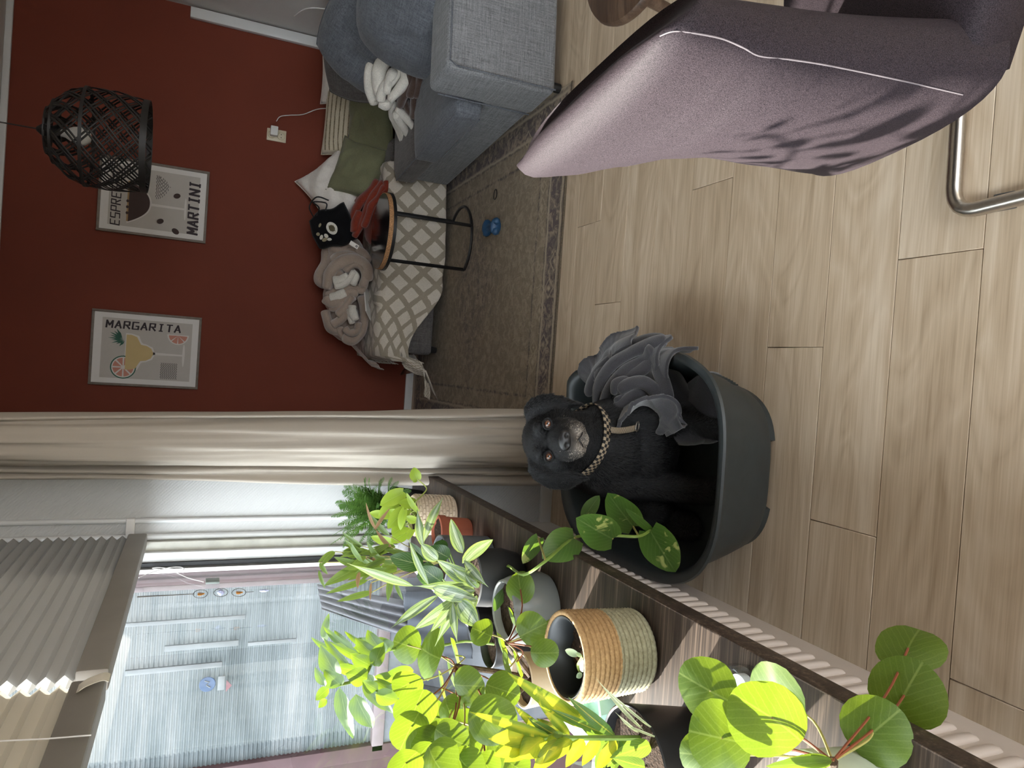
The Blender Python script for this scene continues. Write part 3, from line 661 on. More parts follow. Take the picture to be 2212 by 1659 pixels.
L(nt, col, b.inputs['Base Color']); bump(nt, b, nf, .5, .002)
M['throw'] = m
def thr_fn(u, v):
    x = lerp(-.02, 1.20, u)
    Lb, Ld = .56, .36                       # lengths on top and down the front
    s = v*(Lb+Ld)
    hem = lerp(.22, .03, sm((u-.08)/.35)) if u < .6 else lerp(.03, .05, (u-.6)/.4)
    droop = (.40-hem)
    if s < Lb: y, z = 4.77-s*(.575/Lb), .402
    else:
        q = (s-Lb)/Ld; y, z = 4.195-.035*q, .402-droop*q
    c = sm(1-abs(s-Lb)/.05) ; z -= .012*c; y += .012*c
    if u < .09:                              # falls over the left end
        q = (1-u/.09); x = .075-.03*q; z -= q*(.10+.10*fbm((v*4, 0, 0)))*1.0; x -= .02
    fol = .012*math.sin(x*14+v*9)*sm(v*1.2)+.016*fbm((x*5, v*3.5, 2))
    dg = .020*max(0, math.sin((x*1.2+v*1.5)*9))**3*sm((v-.4)*2)
    if s < Lb: z += max(-.006, fol)+dg*.4
    else: y -= max(-.008, fol)+dg
    return V((x, y, max(z, .012)))
th = MB().grid(thr_fn, 120, 90).build('patterned_throw', M['throw'], smooth=180, solid=.006)
tag(th, 'beige throw with a white lattice pattern draped over the chaise', 'throw')
tl = [PY(870, 775, 4.20), PY(895, 790, 4.16), PY(918, 800, 4.12), PY(925, 835, 4.10), PY(922, 858, 4.10)]
tcv = bez(tl, 8)
MB().grid(lambda u, v: tcv[int(round(v*(len(tcv)-1)))]+V(((u-.5)*lerp(.11, .03, v**1.5), .02*math.sin(u*8+v*4), (u-.5)*.04+.006)), 10, len(tcv)-1).build('trailing_corner', M['throw'], th, smooth=180, solid=.005)
fr_ = MB()
random.seed(11)
for i in range(46):
    u = i/45; p = V((1.13-.0*u, 4.15, 0))
    q = thr_fn(.99, .62+.38*u); fr_.tube([q, q+V((.012, -.008, -.01)), q+V((.02+random.uniform(0, .01), -.015, -.022))], .0014, 4)
for i in range(30):
    u = i/29; q = thr_fn(.0, .1+.5*u); fr_.tube([q, q+V((-.012, -.004, -.012)), q+V((-.02, -.008, -.03-random.uniform(0, .015)))], .0014, 4)
o = fr_.build('fringe', M['sherpa'], th); o['kind'] = 'stuff'
# loose folded end against the wall on the left
pts = bez([PY(745, 725, 4.6), PY(775, 760, 4.5), PY(800, 785, 4.42), PY(818, 790, 4.38)], 6)
MB().grid(lambda u, v: pts[int(round(v*(len(pts)-1)))]+V(((u-.5)*.05, .03*math.sin(u*7), (u-.5)*.07)), 10, len(pts)-1).build('fringed_end', M['taupe'], th, smooth=180, solid=.006)

# laptop-like white tablet lying on the throw
p0, p1 = PZ(792, 620, .425), PZ(800, 690, .42)
wt = empty('tablet', (p0+p1)/2, 'white flat tablet lying on the throw in front of the plush blanket', 'tablet', rz=math.atan2(p1.y-p0.y, p1.x-p0.x))
mw = Matrix.Translation((p0+p1)/2) @ Matrix.Rotation(math.atan2((p1-p0).y, (p1-p0).x), 4, 'Z') @ Matrix.Rotation(R_(28), 4, 'X')
MB().box((-.125, -.085, -.004), (.125, .085, .004)).build('body', M['white_plastic'], wt, mw, bevel=.003)
MB().box((-.115, -.075, .004), (.03, .02, .0046)).build('printed_panel', simple('pale grey print', (.42, .42, .45), .4), wt, mw, smooth=0)

# black bag with a white eye print
bp = PY(718, 492, 4.42)
bag = empty('drawstring_bag', bp-V((0, 0, .13)), 'black drawstring bag printed with a white eye, on the rust throw', 'bag')
mwb = Matrix.Translation(bp) @ Matrix.Rotation(R_(-24), 4, 'Y') @ Matrix.Rotation(R_(-18), 4, 'X')
def bagf(sgn):
    def fn(u, v):
        a, b_ = 2*u-1, 2*v-1
        k = max(0, (1-abs(a)**3)*(1-abs(b_)**3))**.5
        w = .115*(1-.25*max(0, b_)**2)
        return V((a*w+.008*math.sin(b_*5), -sgn*(.035*k+.006*fbm((a*3, b_*3, sgn))*k), b_*.13*(1-.10*abs(a))))
    return fn
mb = MB()
for s in (1, -1):
    g = MB().grid(bagf(s), 20, 20); g.f = g.f if s > 0 else [f[::-1] for f in g.f]; mb.add(g.v, g.f)
mb.build('body', fuzzy('black canvas', (.006, .006, .007), 300, .3, .2, .1), bag, mwb, weld=True, smooth=180)
def onbag(a, b_): return bagf(1)((a+1)/2, (b_+1)/2)+V((0, -.0025, 0))
def patch(cx, cz, rx, rz, inner=0, seg=28, rot=0):
    vs = []; fs = []
    for rr in ((inner if inner else .001), (inner+1)/2, 1):
        for j in range(seg):
            t_ = 2*math.pi*j/seg; x_, z_ = rx*rr*math.cos(t_), rz*rr*math.sin(t_)
            vs.append(onbag(cx+x_*math.cos(rot)-z_*math.sin(rot), cz+x_*math.sin(rot)+z_*math.cos(rot)))
    for i in range(2):
        for j in range(seg): fs.append((i*seg+j, i*seg+(j+1) % seg, (i+1)*seg+(j+1) % seg, (i+1)*seg+j))
    return MB().add(vs, fs)
wp = simple('white print', (.66, .63, .56), .7); gp = simple('gold print', (.30, .26, .16), .7)
patch(-.05, .0, .34, .24, .55, rot=-.2).build('printed_eye', wp, bag, mwb, smooth=180)
lin = MB()
for i in range(5):
    t_ = -.14+.07*i
    lin.tube([onbag(-.05+t_, -.11), onbag(-.05+t_*1.1, .0), onbag(-.05+t_, .11)], .0012, 4); lin.tube([onbag(-.22, t_*.8), onbag(-.05, t_*.8+.01), onbag(.12, t_*.8)], .0012, 4)
lin.build('printed_iris', gp, bag, mwb)
for i, (a, b_, r) in enumerate(((-.55, .52, .10), (-.35, .62, .09), (-.1, .70, .08), (-.62, .30, .08), (.25, .48, .07), (-.40, .38, .09))):
    patch(a, b_, r, r*1.4, 0, 10, i).build('printed_mark', wp if i % 2 else gp, bag, mwb, smooth=180)
MB().tube([mwb @ p for p in bez([(.09, -.02, .06), (.13, -.04, .03), (.17, -.04, .05), (.14, -.05, -.02), (.10, -.05, .0)], 6)], .0045, 6).build('drawstring', M['black'], bag)
MB().tube([mwb @ p for p in bez([(.09, -.03, .08), (.15, -.05, .08), (.19, -.05, .02), (.15, -.06, -.04)], 6)], .0045, 6).build('drawstring', M['black'], bag)
tg = Matrix.Translation(PY(765, 529, 4.30)) @ Matrix.Rotation(R_(-65), 4, 'Y')
lb = MB().box((-.028, -.001, -.013), (.028, .001, .013)).build('care_label', M['white_cloth'], bag, tg, bevel=.0005)
MB().lathe([(.003, 0), (.0065, 0), (.0065, .0006), (.003, .0006)], 14).build('label_ring', M['black'], lb, tg @ Matrix.Translation((-.016, -.0012, 0)) @ Matrix.Rotation(math.pi/2, 4, 'X'))

# ================================================================== side table
TC = V((.735, 3.95, 0)); TR = .21
st = empty('side_table', TC, 'small round side table with cork edge and thin black metal frame', 'side table')
m, nt, b = newmat('glossy black top'); b.inputs['Base Color'].default_value = (.012, .010, .010, 1); b.inputs['Roughness'].default_value = .12
M['gloss_black'] = m
M['cork'] = simple('cork', (.42, .22, .10), .85, var=.5, vs=180, bs=200, bst=.3)
tz = .455
MB().lathe([(.001, tz), (TR-.006, tz), (TR, tz+.001), (TR, tz+.024), (TR-.004, tz+.0245)], 56, (TC.x, TC.y, 0)).build('cork_rim', M['cork'], st)
MB().lathe([(.001, tz+.0262), (TR-.004, tz+.0262), (TR-.003, tz+.0245), (TR-.003, tz+.02)], 56, (TC.x, TC.y, 0)).build('table_top', M['gloss_black'], st)
MB().lathe([(TR-.014, tz-.016), (TR+.004, tz-.016), (TR+.004, tz+.001), (TR-.014, tz+.001), (TR-.014, tz-.016)], 56, (TC.x, TC.y, 0)).build('top_ring', M['black_metal'], st)
legs = [PZ(1004, 598, .016), PZ(1022, 482, .016), PZ(985, 503, .016)]
for p in legs:
    d = V((p.x-TC.x, p.y-TC.y, 0)).normalized()*(TR-.006); q = V((TC.x+d.x, TC.y+d.y, 0))
    MB().box((-.007, -.007, .012), (.007, .007, tz-.01)).build('leg', M['black_metal'], st, Matrix.Translation(q) @ Matrix.Rotation(math.atan2(d.y, d.x), 4, 'Z'), bevel=.001)
a0 = math.atan2(legs[0].y-TC.y, legs[0].x-TC.x); a1 = math.atan2(legs[2].y-TC.y, legs[2].x-TC.x)
if a1 < a0: a1 += 2*math.pi
rg = []
for i in range(41):
    t_ = lerp(a0, a1, i/40); rg.append(V((TC.x+(TR-.006)*math.cos(t_), TC.y+(TR-.006)*math.sin(t_), .013)))
MB().tube(rg, .0085, 6).build('base_arc', M['black_metal'], st)

# toy and hair tie on the rug
tp_ = PZ(1062, 491, .03)
toy = MB()
def bone(t):
    return .013+.016*abs(2*t-1)**2.2
prof = []
toyo = empty('bone_toy', (tp_.x, tp_.y, .008), 'blue rubber bone-shaped dog toy lying on the rug', 'dog toy', rz=R_(88))
M['blue'] = simple('blue rubber', (.022, .075, .16), .45, var=.1)
mwt = Matrix.Translation((tp_.x, tp_.y, .032)) @ Matrix.Rotation(R_(85), 4, 'Z') @ Matrix.Scale(1.35, 4)
rings = []
for i in range(21):
    t_ = i/20; a = abs(2*t_-1); x = (t_-.5)*.10
    wy = .014+.018*sm((a-.35)/.5)*(1 if a < .93 else .75); wz = .013+.008*sm((a-.35)/.5)*(1 if a < .93 else .7)
    rings.append([V((x-(.008*math.copysign(1, x)*math.cos(2*math.pi*j/16)**2*0 if a > .9 else 0), wy*math.cos(2*math.pi*j/16), wz*math.sin(2*math.pi*j/16))) for j in range(16)])
MB().loft(rings).build('body', M['blue'], toyo, mwt, smooth=80)
for s in (-1, 1):
    for r_ in (-1, 1):
        g = MB().lathe([(.001, -.014), (.010, -.011), (.0145, 0), (.010, .011), (.001, .014)], 14); g.build('knob', M['blue'], toyo, mwt @ Matrix.Translation((s*.047, r_*.019, 0)), smooth=80)
hp = PZ(1070, 420, .010)
ht = MB().tube([V((hp.x+.026*math.cos(t_*.2618), hp.y+.020*math.sin(t_*.2618), .0105)) for t_ in range(25)], .0022, 6, cap=False).build('hair_tie', M['black'])
tag(ht, 'thin black hair tie lying on the rug near the sofa', 'hair tie')

# ================================================================== pendant lamp of woven strips
LC = V((.815, 3.30, 0)); LB_, LT = 1.595, 1.945
lamp = empty('pendant_lamp', V((LC.x, LC.y, LB_)), 'black woven bamboo pendant lamp hanging in front of the red wall', 'lamp')
def lr(t):      # radius from the bottom (0) to the top (1)
    pts = ((0, .176), (.12, .183), (.35, .192), (.6, .188), (.78, .168), (.90, .128), (1.0, .085))
    for (a, ra), (b_, rb) in zip(pts, pts[1:]):
        if t <= b_: return lerp(ra, rb, sm((t-a)/(b_-a))*.5+.5*(t-a)/(b_-a))
    return .06
def lpt(t, ph, off=0): r = lr(t)+off; return V((LC.x+r*math.cos(ph), LC.y+r*math.sin(ph), lerp(LB_, LT, t)))
def strip(ph0, turn, off, w=.0056):
    n = 22; L1, L2 = [], []
    for i in range(n+1):
        t_ = i/n; ph = ph0+turn*t_; wt_ = w/lr(t_)
        L1.append(lpt(t_, ph-wt_, off)); L2.append(lpt(t_, ph+wt_, off))
    mb = MB(); mb.add(L1+L2, [(i, i+1, n+2+i, n+1+i) for i in range(n)])
    return mb.mesh('strip', smooth=180, solid=.0016)
N_ST = 13
for sg in (1, -1):
    for gsh in (0, .10):
        me0 = None
        for i in range(N_ST):
            me0 = strip(2*math.pi*i/N_ST+gsh*sg, 2.15*sg, .0012*sg)
            link('weave_strip', me0, M['dark_basket'], lamp)
for t_, hw in ((.025, .012), (.62, .006), (.93, .005)):
    z = lerp(LB_, LT, t_); r = lr(t_)+.003
    MB().lathe([(r, z-hw), (r+.003, z-hw), (r+.003, z+hw), (r, z+hw), (r, z-hw)], 56, (LC.x, LC.y, 0)).build('hoop', M['dark_basket'], lamp)
MB().lathe([(.001, LT+.004), (.09, LT+.003), (.09, LT-.004), (.001, LT-.004)], 40, (LC.x, LC.y, 0)).build('top_disc', M['dark_basket'], lamp)
MB().lathe([(.032, LT), (.030, LT+.008), (.008, LT+.036), (.004, LT+.036)], 24, (LC.x, LC.y, 0)).build('cord_cap', M['black'], lamp)
MB().tube([(LC.x, LC.y, LT+.03), (LC.x+.002, LC.y, 2.2), (LC.x, LC.y, CZ)], .0028, 6).build('cord', simple('brown cord', (.02, .012, .010), .7), lamp)
MB().lathe([(.022, 1.90), (.022, 1.94)], 16, (LC.x, LC.y, 0), cap=True).build('socket', M['black'], lamp)
MB().lathe([(.001, 1.795), (.02, 1.80), (.034, 1.818), (.036, 1.835), (.030, 1.86), (.016, 1.885), (.014, 1.90), (.001, 1.90)], 24, (LC.x, LC.y, 0)).build('bulb', simple('opal bulb', (.78, .76, .72), .3), lamp)

# ================================================================== posters
STROKES = {'M': [(0, 0, 0, 1), (0, 1, .5, .35), (.5, .35, 1, 1), (1, 1, 1, 0)], 'A': [(0, 0, .5, 1), (.5, 1, 1, 0), (.2, .33, .8, .33)], 'R': [(0, 0, 0, 1), (0, 1, .9, 1), (.9, 1, .9, .5), (.9, .5, 0, .5), (.4, .5, 1, 0)], 'T': [(0, 1, 1, 1), (.5, 1, .5, 0)], 'I': [(.5, 0, .5, 1), (.2, 0, .8, 0), (.2, 1, .8, 1)], 'N': [(0, 0, 0, 1), (0, 1, 1, 0), (1, 0, 1, 1)], 'G': [(1, 1, 0, 1), (0, 1, 0, 0), (0, 0, 1, 0), (1, 0, 1, .45), (1, .45, .55, .45)], 'E': [(0, 0, 0, 1), (0, 1, 1, 1), (0, .5, .85, .5), (0, 0, 1, 0)], 'S': [(1, 1, 0, 1), (0, 1, 0, .5), (0, .5, 1, .5), (1, .5, 1, 0), (1, 0, 0, 0)], 'P': [(0, 0, 0, 1), (0, 1, 1, 1), (1, 1, 1, .45), (1, .45, 0, .45)], 'O': [(0, 0, 0, 1), (0, 1, 1, 1), (1, 1, 1, 0), (1, 0, 0, 0)]}
def lettering(body, width, height, mat, parent, mw, th=.2, slant=.08):
    """blocky poster capitals, one mesh per letter"""
    n = len(body); adv = width/n
    for k, ch in enumerate(body):
        mb = MB(); cw = adv*.66
        for q, (xa_, ya, xb, yb) in enumerate(STROKES[ch]):
            a, b_ = V((xa_*cw+ya*slant*height, ya*height, 0)), V((xb*cw+yb*slant*height, yb*height, 0)); d = (b_-a).normalized(); t_ = th*height*(.5 if abs(d.y) > .5 else .36); nn = V((-d.y, d.x, 0))*t_; e = d*t_*.55
            mb.add([a-e+nn, a-e-nn, b_+e-nn, b_+e+nn], [(0, 1, 2, 3)]); mb.v = [(x_, y_, .00008*q if i_ >= len(mb.v)-4 else z_) for i_, (x_, y_, z_) in enumerate(mb.v)]
        mb.build('letter', mat, parent, mw @ Matrix.Translation((-width/2+adv*(k+.17), -height/2, 0)), smooth=0)
fw_m = simple('taupe wood frame', (.20, .165, .135), .55, var=.15, vs=40)
ink = simple('plum black ink', (.038, .025, .030), .7); paper = simple('white paper', (.80, .77, .74), .8, var=.01); beige = simple('greige print', (.56, .52, .475), .8, var=.02)
pw_ = simple('white print', (.74, .70, .66), .8, var=.01)
def poster(x0, x1, z0, z1, label):
    root = empty('framed_poster', ((x0+x1)/2, WY-.005, z0), label, 'poster', 'framed cocktail posters')
    t_, d = .014, .022
    for a, b_ in (((x0, z0), (x0+t_, z1)), ((x1-t_, z0), (x1, z1)), ((x0+t_, z0), (x1-t_, z0+t_)), ((x0+t_, z1-t_), (x1-t_, z1))):
        MB().box((a[0], WY-d, a[1]), (b_[0], WY-.001, b_[1])).build('frame_rail', fw_m, root, bevel=.002)
    MB().box((x0+t_, WY-.013, z0+t_), (x1-t_, WY-.004, z1-t_)).build('paper', paper, root, smooth=0)
    W, H = x1-x0, z1-z0
    def P(u, v, l=1): return V((x0+u*W, WY-.0132-.0005*l, z1-v*H))
    MB().add([P(.10, .095), P(.90, .095), P(.90, .915), P(.10, .915)], [(0, 3, 2, 1)]).build('print_ground', beige, root, smooth=0)
    return root, P, W, H
def poly(name, pts, mat, root): return MB().add(pts, [tuple(range(len(pts)-1, -1, -1))]).build(name, mat, root, smooth=0)
def disc(P, u, v, ru, asp, l, a0=0, a1=360, n=28): return [P(u+ru*math.cos(R_(lerp(a0, a1, i/n))), v+ru*asp*math.sin(R_(lerp(a0, a1, i/n))), l) for i in range(n+1 if a1-a0 < 360 else n)]
def waves(P, u0, u1, v0, v1, n, root, half=False):
    for i in range(n):
        v = lerp(v0, v1, i/(n-1)); a = u0
        if half: k = (i/(n-1)); b_ = u1; a = u0+(u1-u0)*.28*k*k*2; b_ = u1-(u1-u0)*.20*k*k*2
        else: b_ = u1
        MB().tube([P(lerp(a, b_, j/60), v+.006*math.sin(j/60*42*(b_-a)/(u1-u0)), 3) for j in range(61)], .0011, 4).build('wavy_line', ink, root)
# margarita
x0, x1, z0, z1 = -.233, .206, 1.353, 1.936
root, P, W, H = poster(x0, x1, z0, z1, 'framed margarita poster with a yellow cocktail, nearer the curtain')
A = W/H
yel = simple('yellow print', (.66, .50, .24), .8, var=.02); pink = simple('grapefruit print', (.62, .28, .21), .8, var=.02); grn = simple('green print', (.05, .14, .10), .8)
rotm = Matrix.Translation(P(.815, .465, 3)) @ Matrix.Rotation(math.pi/2, 4, 'X') @ Matrix.Rotation(-math.pi/2, 4, 'Z')
lettering('MARGARITA', .405, .040, ink, root, rotm, .24)
def glass(k, l, mat, nm):
    pts = [P(.22-k, .315-k*.4, l), P(.69+k, .315-k*.4, l), P(.69+k, .36, l), P(.665+k, .41+k, l), P(.60, .435+k, l), P(.565+k, .45+k, l), P(.555+k, .50, l), P(.52+k, .545+k*.6, l), P(.455, .565+k, l), P(.39-k, .545+k*.6, l), P(.355-k, .50, l), P(.345-k, .45+k, l), P(.31, .435+k, l), P(.245-k, .41+k, l), P(.22-k, .36, l)]
    poly(nm, pts, mat, root)
glass(.018, 2, pw_, 'glass_outline')
poly('glass_stem', [P(.437, .56, 2), P(.473, .56, 2), P(.465, .84, 2), P(.445, .84, 2)], pw_, root)
poly('glass_foot', disc(P, .455, .845, .155, .10*A, 2.2), pw_, root)
poly('fruit_rind', disc(P, .25, .30, .155, A, 3), grn, root); poly('fruit_pith', disc(P, .25, .30, .140, A, 4), pw_, root)
for i in range(8):
    a = i*45+4; poly('fruit_segment', [P(.25+.02*math.cos(R_(a+18)), .30+.02*A*math.sin(R_(a+18)), 5)]+disc(P, .25, .30, .125, A, 5, a, a+36, 8), pink, root)
glass(0, 6, yel, 'drink')
poly('half_slice_pith', disc(P, .735, .785, .135, A, 2.5, 90, 270)+[P(.735, .785-.135*A, 2.5)], pw_, root)
for i in range(4):
    a = 92+i*45; poly('half_slice', [P(.725, .785, 3)]+disc(P, .728, .785, .115, A, 3, a+2, a+40, 8), pink, root)
for i in range(9):
    a = R_(-165+i*17); b0 = V((.60+.006*i, .30-.003*i, 0)); ln = .15 if i % 2 else .17
    tipu, tipv = .60+ln*math.cos(a)*.75+.05, .29+ln*math.sin(a)*A*1.1
    d_ = V((tipu-b0.x, tipv-b0.y, 0)); nx = V((-d_.y, d_.x, 0)).normalized()*.012
    mid = b0+d_*.45
    poly('palm_leaf', [P(b0.x, b0.y, 5), P(mid.x+nx.x, mid.y+nx.y, 5), P(tipu, tipv, 5), P(mid.x-nx.x, mid.y-nx.y, 5)], grn, root)
waves(P, .06+.06, .34, .645, .785, 9, root)
# espresso martini
x0, x1, z0, z1 = .658, 1.093, 1.360, 1.942
root, P, W, H = poster(x0, x1, z0, z1, 'framed espresso martini poster with a brown cocktail behind the lamp')
A = W/H
brown = simple('coffee print', (.060, .036, .032), .8, var=.02); tan = simple('foam print', (.42, .27, .13), .8)
for body, u, v, w_, h_, t_ in (('ESPRESSO', .45, .160, .315, .046, .17), ('MARTINI', .465, .868, .325, .054, .24)):
    lettering(body, w_, h_, ink, root, Matrix.Translation(P(u, v, 3)) @ Matrix.Rotation(math.pi/2, 4, 'X'), t_)
def cup(k, l, mat, nm):
    pts = []
    for i in range(25):
        a = -1+2*i/24; pts.append(P(.44+a*(.275+k), .272-k*.4+(.19+k*1.1)*(1-abs(a)**2.3), l))
    poly(nm, pts, mat, root)
cup(.022, 2, pw_, 'glass_outline'); cup(0, 3, brown, 'drink')
poly('foam', [P(.17, .258, 4), P(.71, .258, 4), P(.71, .273, 4), P(.17, .273, 4)], tan, root)
poly('glass_stem', [P(.415, .47, 2), P(.450, .47, 2), P(.445, .80, 2), P(.420, .80, 2)], pw_, root)
poly('glass_foot', disc(P, .433, .79, .15, .10*A, 2.2), pw_, root)
for (u, v, rx, ry, rt) in ((.225, .565, .034, .045, -.5), (.115, .71, .036, .05, .6), (.60, .705, .034, .045, -.4), (.28, .262, .02, .016, 0), (.36, .262, .02, .016, 0), (.44, .262, .02, .016, 0)):
    poly('coffee_bean', [P(u+rx*math.cos(t_)*math.cos(rt)-ry*math.sin(t_)*math.sin(rt), v+(rx*math.cos(t_)*math.sin(rt)+ry*math.sin(t_)*math.cos(rt))*A, 5) for t_ in [2*math.pi*i/20 for i in range(20)]], brown, root)
waves(P, .52, .84, .515, .635, 8, root, True)

# ================================================================== socket and charger
so = empty('wall_socket', (1.39, WY, .93), 'ivory double wall socket on the red wall', 'socket')
MB().box((1.353, WY-.010, .932), (1.428, WY, 1.048)).build('cover_plate', M['socket'], so, bevel=.003)
for z in (.962, 1.018):
    MB().lathe([(.024, 0), (.022, .004), (.020, .001), (.001, .001)], 24).build('socket_well', M['socket'], so, Matrix.Translation((1.390, WY-.0105, z)) @ Matrix.Rotation(math.pi/2, 4, 'X'))
for dx in (-.0095, .0095): MB().lathe([(.0028, 0), (.0028, .001), (.0001, .001)], 10).build('contact_hole', M['black'], so, Matrix.Translation((1.390+dx, WY-.0115, .962)) @ Matrix.Rotation(math.pi/2, 4, 'X'))
chg = empty('phone_charger', (1.395, WY-.03, 1.0), 'white phone charger plugged into the upper socket, its cable trailing to the sofa', 'charger')
MB().box((1.378, WY-.050, .985), (1.436, WY-.011, 1.030)).build('body', M['white_plastic'], chg, bevel=.004)
MB().tube(bez([PY(597, 262, WY-.035), PY(605, 252, WY-.035), PY(625, 249, WY-.02), PY(655, 247, WY-.01), PY(685, 236, WY-.01), PY(715, 234, WY-.02), PY(740, 235, WY-.06)], 8), .0028, 6).build('cable', M['white_plastic'], chg)

# ================================================================== dog basket
BC = V((-.215, 1.70, 0))
bk = empty('dog_basket', BC, 'dark grey oval plastic dog basket standing on the floor', 'dog basket')
def sup(t, a, b_, n):
    c, s = math.cos(t), math.sin(t)
    return math.copysign(abs(c)**(2/n), c)*a, math.copysign(abs(s)**(2/n), s)*b_
def rimh(t):      # low entrance on the side toward the room
    d = abs((t+math.pi) % (2*math.pi)-math.pi-.25)
    return .232-.075*sm(1-(d-.25)/.38) + .012*math.exp(-((d-.78)/.16)**2)
def bring(fz, grow, seg=96):
    """ring at height fraction fz of the wall, pushed outward by grow"""
    out = []
    for j in range(seg):
        t_ = 2*math.pi*j/seg
        h = rimh(t_); z = .004+fz*h
        a = lerp(.232, .290, fz*h/.232)+grow; b_ = lerp(.312, .378, fz*h/.232)+grow
        x, y = sup(t_, a, b_, 3.2)
        out.append(V((BC.x+x, BC.y+y, z)))
    return out
R0 = [bring(f, g) for f, g in ((.05, -.004), (.12, 0), (.35, .002), (.6, .002), (.85, .001), (.93, .002), (.965, .014), (.99, .020), (1.02, .016), (1.025, .006), (1.0, -.004), (.93, -.007), (.8, -.006), (.5, -.006), (.2, -.008), (.13, -.03), (.11, -.12), (.11, -.21))]
MB().loft(R0, cap=True).build('shell', M['grey_plastic'], bk, smooth=55)
# base pads with gaps between
for a0, a1 in ((-1.35, -.15), (.2, 1.35), (1.8, 2.95), (3.4, 4.5)):
    o_, i_ = [], []
    rings = []
    for k in range(15):
        t_ = lerp(a0, a1, k/14); x, y = sup(t_, .230, .311, 3.2); q = .92
        rings.append([V((BC.x+x, BC.y+y, .0)), V((BC.x+x*1.012, BC.y+y*1.012, .034)), V((BC.x+x*q, BC.y+y*q, .034)), V((BC.x+x*q, BC.y+y*q, .0))])
    MB().loft(rings).build('base_pad', M['grey_plastic'], bk, smooth=50)
for i in range(12):       # vent ribs inside the side wall
    t_ = -.62+.045*i
    x, y = sup(t_, .262, .342, 3.2); d = V((x, y, 0)).normalized()
    p = V((BC.x+x, BC.y+y, .115)); q = V((BC.x+x*.985, BC.y+y*.985, .075))
    MB().tube([p-d*.003, q-d*.003], .0022, 6).build('vent_rib', M['grey_plastic'], bk)

# charcoal fleece hanging over the low side of the basket
fb = empty('fleece_blanket', V((.02, 1.75, .03)), 'charcoal fleece blanket bunched in the basket and hanging over its edge', 'blanket')
def fold_sheet(name, path, w0, w1, seed, amp=.02, n=56, mf=60, side=V((0, 1, 0)), par=fb, th=.010):
    pts = bez(path, 10)
    def fn(u, v):
        i = v*(len(pts)-1); k = min(int(i), len(pts)-2); p = pts[k].lerp(pts[k+1], i-k)
        tn = (pts[k+1]-pts[k]).normalized(); up = tn.cross(side).normalized(); sd_ = up.cross(tn).normalized()
        w = lerp(w0, w1, v)
        f = noise.noise(V((u*2.2+seed, v*1.2, seed)))+.30*noise.noise(V((u*4.5+seed, v*1.6, seed+4)))+.22*math.sin(u*7+v*2+seed)
        return p+sd_*((u-.5)*w+.02*noise.noise(V((u*3, v*4, seed+2))))+up*(amp*f)
    return MB().grid(fn, n, mf).build(name, M['charcoal'], par, smooth=180, solid=th)
fold_sheet('draped_fold', [V((-.06, 1.78, .10)), V((.00, 1.76, .20)), V((.065, 1.75, .215)), V((.105, 1.745, .20)), V((.125, 1.745, .17))], .30, .24, 1.0, .012)
fold_sheet('draped_fold', [V((-.04, 1.92, .16)), V((.01, 1.90, .25)), V((.06, 1.86, .235)), V((.10, 1.82, .230)), V((.13, 1.76, .20))], .16, .10, 4.0, .010)
fold_sheet('draped_fold', [V((-.13, 1.70, .06)), V((-.08, 1.68, .14)), V((-.02, 1.66, .19)), V((.045, 1.66, .205)), V((.085, 1.66, .17)), V((.095, 1.66, .10))], .17, .12, 7.0, .014)
mound((-.04, 1.74, .13), (.09, .13, .08), 2.5, M['charcoal'], 'bunched_cloth', fb)
mound((-.10, 1.64, .09), (.07, .09, .07), 6.5, M['charcoal'], 'bunched_cloth', fb)
ZB = lambda x, y: (1050+x*.31646, 650+y*.31646)
FF = [([(690, 640), (760, 500), (880, 380), (1010, 300), (1120, 265), (1215, 262)], 1.92, 1.66, 14), ([(760, 740), (760, 600), (850, 450), (980, 360), (1120, 300), (1230, 265)], 1.84, 1.62, 15), ([(790, 740), (840, 600), (950, 480), (1080, 400), (1120, 320)], 1.78, 1.64, 14), ([(870, 640), (880, 560), (950, 535), (990, 590), (940, 650), (880, 680)], 1.70, 1.68, 10), ([(820, 770), (900, 720), (1010, 640), (1130, 610), (1230, 680), (1262, 810)], 1.70, 1.58, 12), ([(960, 520), (1050, 480), (1150, 420), (1190, 500), (1220, 600), (1240, 690)], 1.70, 1.56, 15), ([(900, 610), (1000, 560), (1080, 560), (1160, 620), (1210, 720)], 1.69, 1.57, 15)]
for i, (pa, Y0, Y1, r) in enumerate(FF): proll(ZB, pa, Y0, Y1, r, M['charcoal'], 'fleece_fold', fb, 2.1*i, .7)

fold_sheet('cloth_flap', [PY(*ZB(860, 800), 1.70), PY(*ZB(960, 740), 1.66), PY(*ZB(1080, 720), 1.62), PY(*ZB(1190, 760), 1.58), PY(*ZB(1250, 850), 1.55), PY(*ZB(1290, 900), 1.54)], .15, .12, 5.0, .007)
mound((-.06, 1.60, .06), (.10, .10, .055), 8.5, M['charcoal'], 'bunched_cloth', fb)

